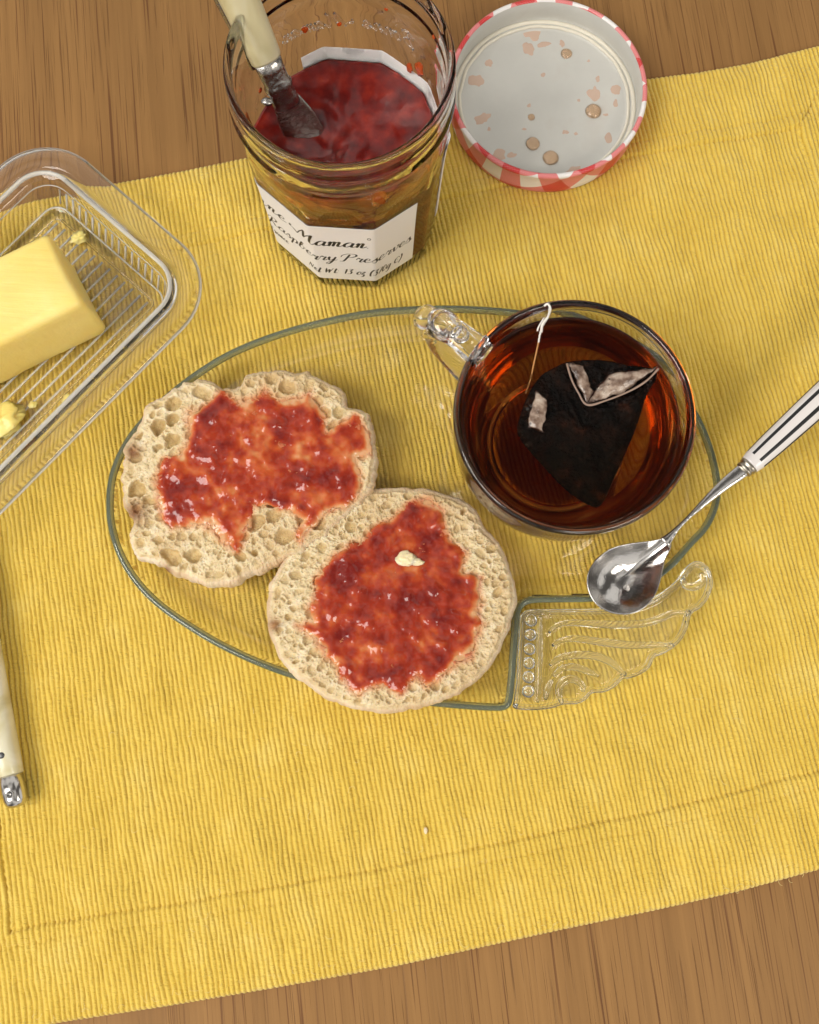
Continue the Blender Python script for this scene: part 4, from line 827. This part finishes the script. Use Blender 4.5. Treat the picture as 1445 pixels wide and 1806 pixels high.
patch([A+[0, 0, 1.0], tp(1030, 644, 1.3), tp(1048, 694, 1.5), Ef+[0, 0, 1.0]], 22, 24, .9, 12, M_FLAP, 'wet_flap', bag, .7)
patch([Ef+[0, 0, 1.2], tp(1072, 660, 1.4), B+[0, 0, .8], tp(1100, 694, 1.4)], 30, 20, 1.1, 14, M_FLAP, 'wet_flap', bag, .6)
patch([tp(943, 688, .1), tp(966, 700, .9), tp(958, 764, .6), tp(930, 752, .1)], 20, 20, 1.2, 15, M_FLAP, 'wet_flap', bag, .5)
k = plain('pale_seam', (.30, .20, .15), .4); 
pts = cr([tp(1000, 641, 1.4), tp(1008, 668, 1.9), tp(1020, 692, 2.2), tp(1036, 714, 2.2), tp(1070, 706, 2.5), tp(1110, 690, 3.2), tp(1140, 672, 4.6), tp(1162, 650, 5.6)], 50)
V, F = tube(pts, .2+.12*vn(np.arange(50)/5.0, np.zeros(50), 2), 7, flat=1.6); mesh('seam', V, F, k.m, bag)
KB = glass('bubble_film', 1.2, 0.0)
rg = random.Random(3)
for _ in range(26):
    u_, v_ = rg.random(), rg.random(); x = 1045+u_*75+v_*10; y = 700-u_*30-v_*16; q = tp(x, y, 2.5); V, F = lump(q, rg.uniform(.4, .85), 2, 12, 8, (1, 1, .7), 0.0); mesh('bubble', V, F, KB, bag)
for _ in range(7):
    q = tp(930+rg.random()*22, 712+rg.random()*45, 1.3); V, F = lump(q, rg.uniform(.3, .6), 2, 10, 8, (1, 1, .7), 0.0); mesh('bubble', V, F, KB, bag)
# string with its knot over the rim
cs_ = plain('white_string', (.78, .74, .68), .8)
wet = cr([P(950, 603, TZ+2.9), P(946, 622, TZ+1.6), P(941, 645, TZ+.4), P(936, 668, TZ-.6), P(927, 695, TZ-1.5)], 40); V, F = tube(wet, .33, 7); mesh('wet_string', V, F, plain('tea_stained_string', (.42, .19, .05), .5).m, bag)
pts = cr([P(968, 536, CB+52), P(969, 548, CB+61.2), P(966, 560, CB+60), P(955, 580, TZ+6), P(950, 604, TZ+2.8)], 70)
wv2 = .12*np.sin(np.arange(70)*1.7); V, F = tube(pts+np.c_[wv2, wv2*.3, wv2*0], .34, 7)
V2, F2 = tube(cr([P(960, 540, CB+61.0), P(966, 536, CB+61.6), P(971, 545, CB+61.2), P(966, 560, CB+60.2)], 24), .42, 7)
V3, F3 = tube(cr([P(960, 560, TZ+8), P(950, 577, TZ+7), P(948, 584, TZ+6.5)], 12), .3, 6); V4, F4 = tube(cr([P(966, 560, TZ+9), P(957, 572, TZ+8.2), P(955, 586, TZ+6)], 12), .5, 6)
V, F = join([(V, F), (V2, F2), (V3, F3), (V4, F4)]); mesh('string', V, F, cs_.m, bag)

# ================================================================== teaspoon
k = M_('polished_steel'); k.p(Base_Color=(.62, .60, .58, 1), Metallic=1.0, Roughness=k.math('MULTIPLY_ADD', k.noise(90, 3), .12, .10)); k.bump(k.noise(700, 2), .00006); STEEL = k.m
spc = P(1108, 1016, 22)
spoon = empty('teaspoon', (spc[0], spc[1], 14), 'steel teaspoon with white handle striped in black, resting across the plate corner by the cup', 'spoon')
# bowl: outline in pixels at the lip height
sz = 23.0
lip = [(1182, 948), (1150, 953), (1110, 958), (1080, 966), (1056, 982), (1040, 1003), (1035, 1025), (1040, 1048), (1052, 1066), (1075, 1080), (1103, 1084), (1128, 1078), (1148, 1062), (1160, 1042), (1168, 1015), (1173, 990), (1184, 966)]
LP = cr([P(a, b, sz) for a, b in lip], 96, True); LC = P(1100, 1018, sz); nrm = 0
def bowl_side(dz, sc0):
    R = []
    for f in (1.0, .985, .95, .88, .78, .65, .5, .34, .18, .06):
        q = LP.copy(); q[:, :2] = (LP[:, :2]-LC[:2])*f*sc0+LC[:2]; q[:, 2] = sz-7.2*(1-f**2.2)**1.0+dz; R.append(q)
    return R
inside = bowl_side(0, .975); outs = bowl_side(-.9, 1.0)[::-1]; outs[-1][:, 2] += .55
V1, F1 = rings(outs+inside)
# stem
stx = [(1172, 957, 5.0, sz+.1), (1180, 949, 3.6, sz+.3), (1195, 932, 2.0, sz+.9), (1212, 915, 1.7, sz+1.4), (1235, 893, 2.6, sz+2.0), (1260, 870, 3.8, sz+2.8), (1285, 849, 4.8, sz+3.6), (1306, 833, 5.4, sz+4.2), (1316, 824, 5.6, sz+4.5)]
ctr = cr([np.r_[P(a, b, z), w] for a, b, w, z in stx], 50); R = []
for i in range(50):
    tg = ctr[min(i+1, 49), :3]-ctr[max(i-1, 0), :3]; tg /= np.linalg.norm(tg); s_ = np.cross([0, 0, 1], tg); s_ /= np.linalg.norm(s_); w = np.cross(tg, s_); t = np.arange(20)/20*2*np.pi
    R.append(ctr[i, :3]+np.outer(np.sign(np.cos(t))*np.abs(np.cos(t))**.8, s_)*ctr[i, 3]*.5*1.0+np.outer(np.sin(t), w)*.75)
V2, F2 = rings(R); V, F = join([(V1, F1), (V2, F2)]); mesh('spoon_bowl', V, F, STEEL, spoon)
h0 = P(1306, 833, sz+4.3); h1 = P(1322, 820, sz+4.8); hdv = P(1470, 684, sz+9)-h1; hl = np.linalg.norm(hdv); hu = hdv/hl; hsd = np.cross([0, 0, 1], hu); hsd /= np.linalg.norm(hsd); hup = np.cross(hu, hsd)
def sweep(secs, K=28, c0=h1, pw=.9):
    R = []
    for d_, a, b in secs:
        t = np.arange(K)/K*2*np.pi; R.append(c0+hu*d_+np.outer(np.sign(np.cos(t))*np.abs(np.cos(t))**pw, hsd)*a+np.outer(np.sign(np.sin(t))*np.abs(np.sin(t))**pw, hup)*b)
    return rings(R)
V, F = sweep([(-3.4, 2.9, 1.6), (-3.2, 3.4, 2.3), (-2.3, 3.5, 2.5), (-2.1, 3.1, 2.2), (-1.6, 3.1, 2.2), (-1.4, 3.7, 2.7), (.2, 3.8, 2.8)])
mesh('ferrule', V, F, plain('tarnished_silver', (.42, .38, .32), .28, 1.0).m, spoon)
hsec = lambda d_: (np.interp(d_, [0, 3, 12, 30, 60, 95, 105], [3.9, 4.5, 5.0, 5.6, 6.2, 6.2, 4.5]), np.interp(d_, [0, 3, 12, 30, 60, 95, 105], [2.9, 3.3, 3.6, 4.0, 4.4, 4.4, 3.0]))
V, F = sweep([(d_,)+hsec(d_) for d_ in (0, .8, 3, 7, 12, 20, 30, 45, 60, 80, 95, 103, 105)])
hdl = mesh('spoon_handle', V, F, plain('white_resin', (.72, .68, .66), .25, Coat_Weight=.3).m, spoon)
blk = plain('black_inlay', (.012, .012, .013), .3)
for a in (8, 60, 105, 155, 200, 250, 300, 345):
    R = []; a0 = math.radians(a)
    for d_ in np.linspace(3.2, 100, 24):
        aa, bb = hsec(d_); w = .13; pts = []
        for da, o in ((-w, -.3), (-w, .06), (0, .1), (w, .06), (w, -.3)):
            t = a0+da; pts.append(h1+hu*d_+hsd*math.copysign(abs(math.cos(t))**.9, math.cos(t))*(aa+o)+hup*math.copysign(abs(math.sin(t))**.9, math.sin(t))*(bb+o))
        R.append(np.array(pts))
    V, F = rings(R); mesh('stripe', V, F, blk.m, hdl, smooth=False)

# ================================================================== knives
def frame_tube(c0, ax_, side, secs, K=24, pw=.8):
    """secs: (dist, half width, half thick, side shift)"""
    ax_ = ax_/np.linalg.norm(ax_); side = side-ax_*(side@ax_); side /= np.linalg.norm(side); w = np.cross(ax_, side); R = []
    t = np.arange(K)/K*2*np.pi; cx_ = np.sign(np.cos(t))*np.abs(np.cos(t))**pw; sx_ = np.sign(np.sin(t))*np.abs(np.sin(t))**pw
    for d_, a, b, sh in secs: R.append(c0+ax_*d_+side*sh+np.outer(cx_, side)*a+np.outer(sx_, w)*b)
    return rings(R), ax_, side, w
k = M_('cream_horn'); nn = k.noise(1, 3, k.mapping(k.obj(), scale=(60, 60, 25)), .5, .8)
k.p(Base_Color=k.ramp(nn, [(.3, (.42, .35, .18)), (.5, (.60, .54, .33)), (.68, (.72, .68, .54))]), Roughness=.3, Subsurface_Weight=.15, Subsurface_Radius=(1, .8, .4), Subsurface_Scale=.003, Coat_Weight=.25); HORN = k.m
kb = plain('worn_steel', (.34, .32, .30), .27, 1.0); kb.bump(kb.noise(500, 3), .0003)
# knife in the jar
kt = np.array([-46.0, 128.0, JB+46]); kr = np.array([-66.5, 148.5, JB+105.5]); ax = kr-kt; L0 = np.linalg.norm(ax); ax /= L0; kt = kt-ax*6
toC = _C-(kt+kr)/2; sd_ = np.cross(ax, toC); sd_ /= np.linalg.norm(sd_)       # blade roughly faces up the jar
kn = empty('butter_knife', kt, 'cream handled steel spreading knife standing in the open jam jar', 'knife', 'cream handled table knives')
sgn = 1
(V, F), a_, s__, w__ = frame_tube(kt, ax, sd_, [(-6, .6, .3, -5.0), (-3, 2.0, .5, -4.0), (3, 4.6, .6, -2.0), (10, 6.8, .7, .2), (17, 7.6, .8, 1.2), (24, 7.0, .9, 1.0), (31, 5.6, 1.1, .4), (35, 4.6, 1.3, 0), (37, 4.2, 1.6, 0)], 28, .95)
mesh('blade', V, F, kb.m, kn)
(V, F), *_ = frame_tube(kt, ax, sd_, [(30, 4.6, 1.9, 0), (31, 5.2, 2.5, 0), (34, 5.0, 2.8, 0), (37, 4.6, 2.9, 0), (38.5, 5.2, 3.3, 0), (40, 5.3, 3.4, 0), (41, 4.7, 3.2, 0), (46, 4.9, 3.6, 0), (50, 5.2, 3.9, 0)]); bol = mesh('bolster', V, F, kb.m, kn)
V, F = lump(kt+ax*35.5+s__*(-6.2), 2.0, 7, 16, 12, (1.2, .8, .7), .15); mesh('catch', V, F, kb.m, bol)
q = kt+ax*44+w__*3.4; V, F = lump(q, 1.9, 2, 20, 10, (1, 1, .7), 0); mesh('pin', V, F, kb.m, bol)
(V, F), *_ = frame_tube(kt, ax, sd_, [(50, 5.3, 3.9, 0), (51, 5.7, 4.3, 0), (60, 6.1, 4.8, .1), (75, 6.7, 5.3, .3), (95, 7.2, 5.6, .3), (115, 7.0, 5.4, 0), (135, 6.6, 5.2, -.2), (142, 5, 4, 0)]); hk = mesh('horn_handle', V, F, HORN, kn)
(V, F), *_ = frame_tube(kt-s__*5.2*1, ax, sd_, [(49, 1.2, 1.3, 0), (60, 1.2, 1.5, -.6), (75, 1.2, 1.5, -1.1), (95, 1.2, 1.5, -1.6), (135, 1.2, 1.4, -1.2)], 12); mesh('spine', V, F, kb.m, hk)
for dd in (60, 92): V, F = lump(kt+ax*dd+w__*(5.0 if dd == 60 else 5.6), .95, 1, 14, 8, (1, 1, .5), 0); mesh('rivet', V, F, plain('dark_rivet', (.10, .10, .10), .4, .8).m if 'dark_rivet' not in bpy.data.materials else bpy.data.materials['dark_rivet'], hk)
# knife at the table edge
e0 = P(31, 1424, 8.0); e1 = P(-42, 1080, 9.5); ax = e1-e0; ax /= np.linalg.norm(ax); sdv_ = np.cross([0, 0, 1], ax)
kn2 = empty('butter_knife', (e0[0], e0[1], MZ+1), 'cream handled knife with steel end cap lying on the cloth, cut by the left edge', 'knife', 'cream handled table knives')
(V, F), a_, s__, w__ = frame_tube(e0, ax, sdv_, [(.2, 1.6, 1.5, 0), (.6, 2.8, 2.6, 0), (1.6, 3.8, 3.5, 0), (3.2, 4.3, 4.0, 0), (6, 4.5, 4.2, 0), (12.6, 4.5, 4.3, 0)], 28, .85); capo = mesh('end_cap', V, F, kb.m if False else plain('cap_steel', (.58, .56, .54), .18, 1.0).m, kn2)
R = [circ((0, 0), r_, z_, 24) for r_, z_ in ((1.5, -.5), (1.5, .25), (1.05, .25), (1.05, .02))]; V, F = rings(R); V = V+(e0+ax*5.4)+[0, 0, 4.25]; mesh('screw', V, F, plain('screw_steel', (.25, .24, .23), .35, 1.0).m, capo)
(V, F), *_ = frame_tube(e0, ax, sdv_, [(12.4, 4.5, 4.2, 0), (13.0, 4.8, 4.5, 0), (22, 5.2, 4.8, .1), (34, 5.7, 5.1, .3), (48, 6.2, 5.4, .4), (62, 6.6, 5.6, .2), (80, 6.4, 5.5, -.2), (98, 5.6, 5, -.2)], 28, .85); hk2 = mesh('horn_handle', V, F, HORN, kn2)
(V, F), *_ = frame_tube(e0, ax, sdv_, [(98, 5.4, 4.6, -.2), (108, 5, 4, 0), (112, 4, 2, 0)], 24); mesh('bolster', V, F, kb.m, kn2)
(V, F), *_ = frame_tube(e0, ax, sdv_, [(111, 4, 1, 0), (125, 6, .8, 0), (160, 8, .7, 0), (190, 7.5, .6, 0), (200, 3, .4, 0)], 24); mesh('blade', V, F, kb.m, kn2)
V, F = lump(e0+ax*20.5+np.array([0, 0, 4.55]), 1.35, 1, 18, 8, (1, 1, .35), 0); mesh('rivet', V, F, bpy.data.materials['dark_rivet'], hk2)

# ================================================================== butter dish
DZ = MZ
q0 = P(380, 520, 22); qa = P(85, 233, 22); qb = P(0, 905, 22)
dl_ = (qb-q0)[:2]; dl_ /= np.linalg.norm(dl_); dw_ = np.array([-dl_[1], dl_[0]]);
if dw_@(qa-q0)[:2] < 0: dw_ = -dw_
Wd = abs((qa-q0)[:2]@dw_)+4; q0 = q0-np.r_[dl_, 0]*7; Ld = 186.0; dc = q0[:2]+dl_*Ld/2+dw_*Wd/2
print('dish width', Wd, 'centre', dc)
def rrect(off, z, rad, K=40):
    hl_, hw = Ld/2-off, Wd/2-off; r_ = max(rad-off, 3.0); pts = []
    for sx_, sy_, a0 in ((1, 1, 0), (-1, 1, 90), (-1, -1, 180), (1, -1, 270)):
        for a in np.linspace(a0, a0+90, K//4+4):
            a = math.radians(a); e = (sx_*(hl_-r_)+r_*math.cos(a), sy_*(hw-r_)+r_*math.sin(a)); pts.append(dc-dl_*e[0]+dw_*e[1])
    return np.c_[np.array(pts), np.full(len(pts), DZ+z)]
rim_r = 26
pro = [(30, 1.6), (24, 1.2), (20.5, 0), (18.8, 0), (18.0, 1.0), (16.2, 4), (13.5, 11), (12.0, 15.5), (10.6, 17.2), (8, 18.0), (2.2, 18.4), (.9, 17.6), (.3, 17.2), (0, 17.9), (.1, 19.2), (.8, 19.8), (2.4, 20.2), (8.2, 20.2), (10.6, 19.9), (12.1, 20.9), (13.0, 20.6), (13.9, 18.6), (15.4, 12.5), (18.0, 5.6), (19.2, 3.9), (21.0, 3.3), (24, 3.3), (30, 3.3)]
V, F = rings([rrect(o_, z, rim_r) for o_, z in pro])
dish = empty('butter_dish', (dc[0], dc[1], DZ), 'clear ribbed rectangular butter dish with rounded corners, holding a block of butter', 'butter dish')
G_D = glass('dish_plastic', 1.49); G_D.node_tree.nodes['Principled BSDF'].inputs['Specular IOR Level'].default_value = .35; kf = M_('pale_plastic'); kf.p(Base_Color=(.93, .92, .89, 1), Roughness=.25, IOR=1.35, Transmission_Weight=.62); G_FR = kf.m; mesh('tray', V, F, G_D, dish)
for o_, z_, r__ in ((.35, 18.6, .7), (12.2, 20.6, .95), (14.6, 15.0, .35), (19.0, 4.2, .5)):
    q = rrect(o_, z_, rim_r); V, F = tube(np.vstack([q, q[:1]]), r__, 8); mesh('edge_glint', V, F, G_FR, dish)  # pale tubes paint in the light caught along the clear dish edges
rl = [rrect(23.5, 3.2, rim_r)[:, :3]]; q = rl[0]; q = np.vstack([q, q[:1]]); V, F = tube(q, .55, 8); mesh('floor_rim', V, F, G_D, dish)
for i in range(19):   # cross ridges of the floor
    d0 = 27+i*7.6; a0 = q0[:2]+dl_*d0+dw_*25; b0 = q0[:2]+dl_*d0+dw_*(Wd-25); 
for i in range(13):
    w0 = 26+i*(Wd-52)/12; a0 = q0[:2]+dw_*w0+dl_*25.5; b0 = q0[:2]+dw_*w0+dl_*(Ld-25.5)
    V, F = tube(cr([np.r_[a0, DZ+3.3], np.r_[(a0+b0)/2, DZ+3.3], np.r_[b0, DZ+3.3]], 6), .42, 8, flat=1.3); mesh('floor_ridge', V, F, G_FR, dish)
for i in range(17):   # short moulded marks on the inner step
    w0 = 22+i*(Wd-44)/16; a0 = q0[:2]+dw_*w0+dl_*15.2; b0 = q0[:2]+dw_*w0+dl_*18.6
    V, F = tube(cr([np.r_[a0, DZ+13.4], np.r_[b0, DZ+5.6]], 4), .5, 6); mesh('side_flute', V, F, G_FR, dish)
for i in range(26):
    w0 = 30+i*5.2; a0 = q0[:2]+dl_*w0+dw_*15.2; b0 = q0[:2]+dl_*w0+dw_*17.4
    V, F = tube(cr([np.r_[a0, DZ+13.2], np.r_[b0, DZ+8.2]], 4), .45, 6); mesh('side_flute', V, F, G_FR, dish)
# butter block
bz0 = DZ+3.9; bz1 = 38.0
b1 = P(84, 407, bz1); b2 = P(147, 533, bz1); e_ = (b2-b1)[:2]; wB = np.linalg.norm(e_); eu = e_/wB; bl = P(0, 612, bz1)-b2; bu = bl[:2]-eu*(bl[:2]@eu); bu /= np.linalg.norm(bu)
LB_ = 95.0; N1, N2 = 60, 40
R = []
def brect(z, o_, rd):
    pts = []; hl_, hw = LB_/2-o_, wB/2-o_; c_ = b1[:2]+eu*wB/2+bu*LB_/2
    for sx_, sy_, a0 in ((1, 1, 0), (-1, 1, 90), (-1, -1, 180), (1, -1, 270)):
        for a in np.linspace(a0, a0+90, 8):
            a = math.radians(a); e2 = (sx_*(hl_-rd)+rd*math.cos(a), sy_*(hw-rd)+rd*math.sin(a)); pts.append(c_+bu*e2[0]+eu*e2[1])
        nx = {(1, 1): (-1, 1), (-1, 1): (-1, -1), (-1, -1): (1, -1), (1, -1): (1, 1)}[(sx_, sy_)]
        p_ = pts[-1]; ax0 = math.radians(a0+90); q2 = c_+bu*(nx[0]*(hl_-rd)+rd*math.cos(ax0))+eu*(nx[1]*(hw-rd)+rd*math.sin(ax0))
        for f in np.linspace(0, 1, 14)[1:-1]: pts.append(p_*(1-f)+q2*f)
    q = np.c_[np.array(pts), np.full(len(pts), z)]
    n_ = q[:, :2]-c_; n_ /= np.linalg.norm(n_, axis=1)[:, None]; q[:, :2] += n_*(.9*fbm(q[:, 0]/11+z/14, q[:, 1]/11, 81, 3))[:, None]
    return q
for z, o_, rd in [(bz0, 1.2, 3), (bz0+.6, .3, 3)]+[(z, 0, 2.6) for z in np.linspace(bz0+2, bz1-3.2, 8)]+[(bz1-2.0, .25, 2.6), (bz1-1.0, .8, 2.4), (bz1-.3, 1.7, 2.2), (bz1, 2.9, 2.0)]: R.append(brect(z, o_, rd))
for f in (.9, .7, .5, .3, .1):
    q = R[15 if len(R) > 15 else -1].copy() if False else brect(bz1, 2.9, 2.0); c_ = q[:, :2].mean(0); q[:, :2] = (q[:, :2]-c_)*f+c_; q[:, 2] += .8*fbm(q[:, 0]/12, q[:, 1]/12, 82, 3); R.append(q)
V, F = rings(R)
k = M_('butter'); k.p(Base_Color=k.ramp(k.noise(45, 4), [(.3, (.84, .64, .18)), (.6, (.87, .70, .24)), (.8, (.89, .75, .31))]), Roughness=.38, Subsurface_Weight=.5, Subsurface_Radius=(1, .75, .25), Subsurface_Scale=.006)
k.bump(k.math('ADD', k.math('ADD', k.noise(70, 4), k.math('MULTIPLY', k.noise(350, 2), .25)), k.noise(1, 3, k.mapping(k.obj(), rot=(0, 0, .75), scale=(14, 260, 60)), .6)), .0010, .45); BUT = k.m
bt = mesh('butter_block', V, F, BUT, org=(b1[0], b1[1], bz0)); tag(bt, 'pale yellow rectangular block of butter in the clear dish', 'butter')
for i, (x, y, r_, lb) in enumerate([(8, 742, 6.0, 'soft curl of pale butter scraped into the corner of the dish, at the left edge'), (57, 712, 1.4, 'tiny butter scrap beside the butter curl in the dish'), (118, 702, 1.6, 'small butter scrap near the lower wall of the dish'), (138, 418, 2.6, 'thin smear of butter behind the block, near the ridges')]):
    q = P(x, y, DZ+5); V, F = lump((q[0], q[1], DZ+3.8+r_*.25), r_, 30+i, 26, 14, (1.3, 1.0, .38), .7, 2.0, .6); o = mesh('butter_scrap', V, F, BUT); tag(o, lb, 'butter', 'butter scraps left in the dish')
# crumbs
kc = plain('bread_crumb', (.82, .68, .45), .8); kc.bump(kc.noise(2000, 2), .0004)
for i, (x, y, r_, z, lb) in enumerate([(751, 1465, .95, MZ+.6, 'pale crumb on the yellow cloth below the plate'), (415, 1418, .5, MZ+.4, 'tiny pale crumb on the cloth toward the bottom left'), (300, 868, .0, 0, '')]):
    if r_ == 0: continue
    q = P(x, y, z+.6); V, F = lump((q[0], q[1], z), r_, 60+i, 14, 10, (.8, 1.4, .6), .5, 2); o = mesh('crumb', V, F, kc.m); tag(o, lb, 'crumb', 'crumbs fallen on the cloth')
# loose cotton fuzz on the cloth
rg = random.Random(12); parts = []
for i in range(150):
    if i < 70: x = rg.uniform(20, 1430); y = 1812-(x/1445)*270-rg.uniform(-4, 6)
    else: x = rg.uniform(10, 1430); y = rg.uniform(1290, 1740)-x*.12
    q = P(x, y, 3.0); a = rg.uniform(0, 6.28); n = 7; L = rg.uniform(1.2, 3.6); b = rg.uniform(-.5, .5); pts = []
    for j in range(n): pts.append(q+[math.cos(a)*L*j/n, math.sin(a)*L*j/n, .5*math.sin(3.14*j/n)+.1]); a += b
    parts.append(tube(pts, .055, 4))
V, F = join(parts); o = mesh('cotton_fuzz', V, F, plain('cotton_fibre', (.86, .72, .32), .9).m); tag(o, 'short loose cotton fibres standing off the yellow placemat and its near edge', 'lint', kind='stuff')
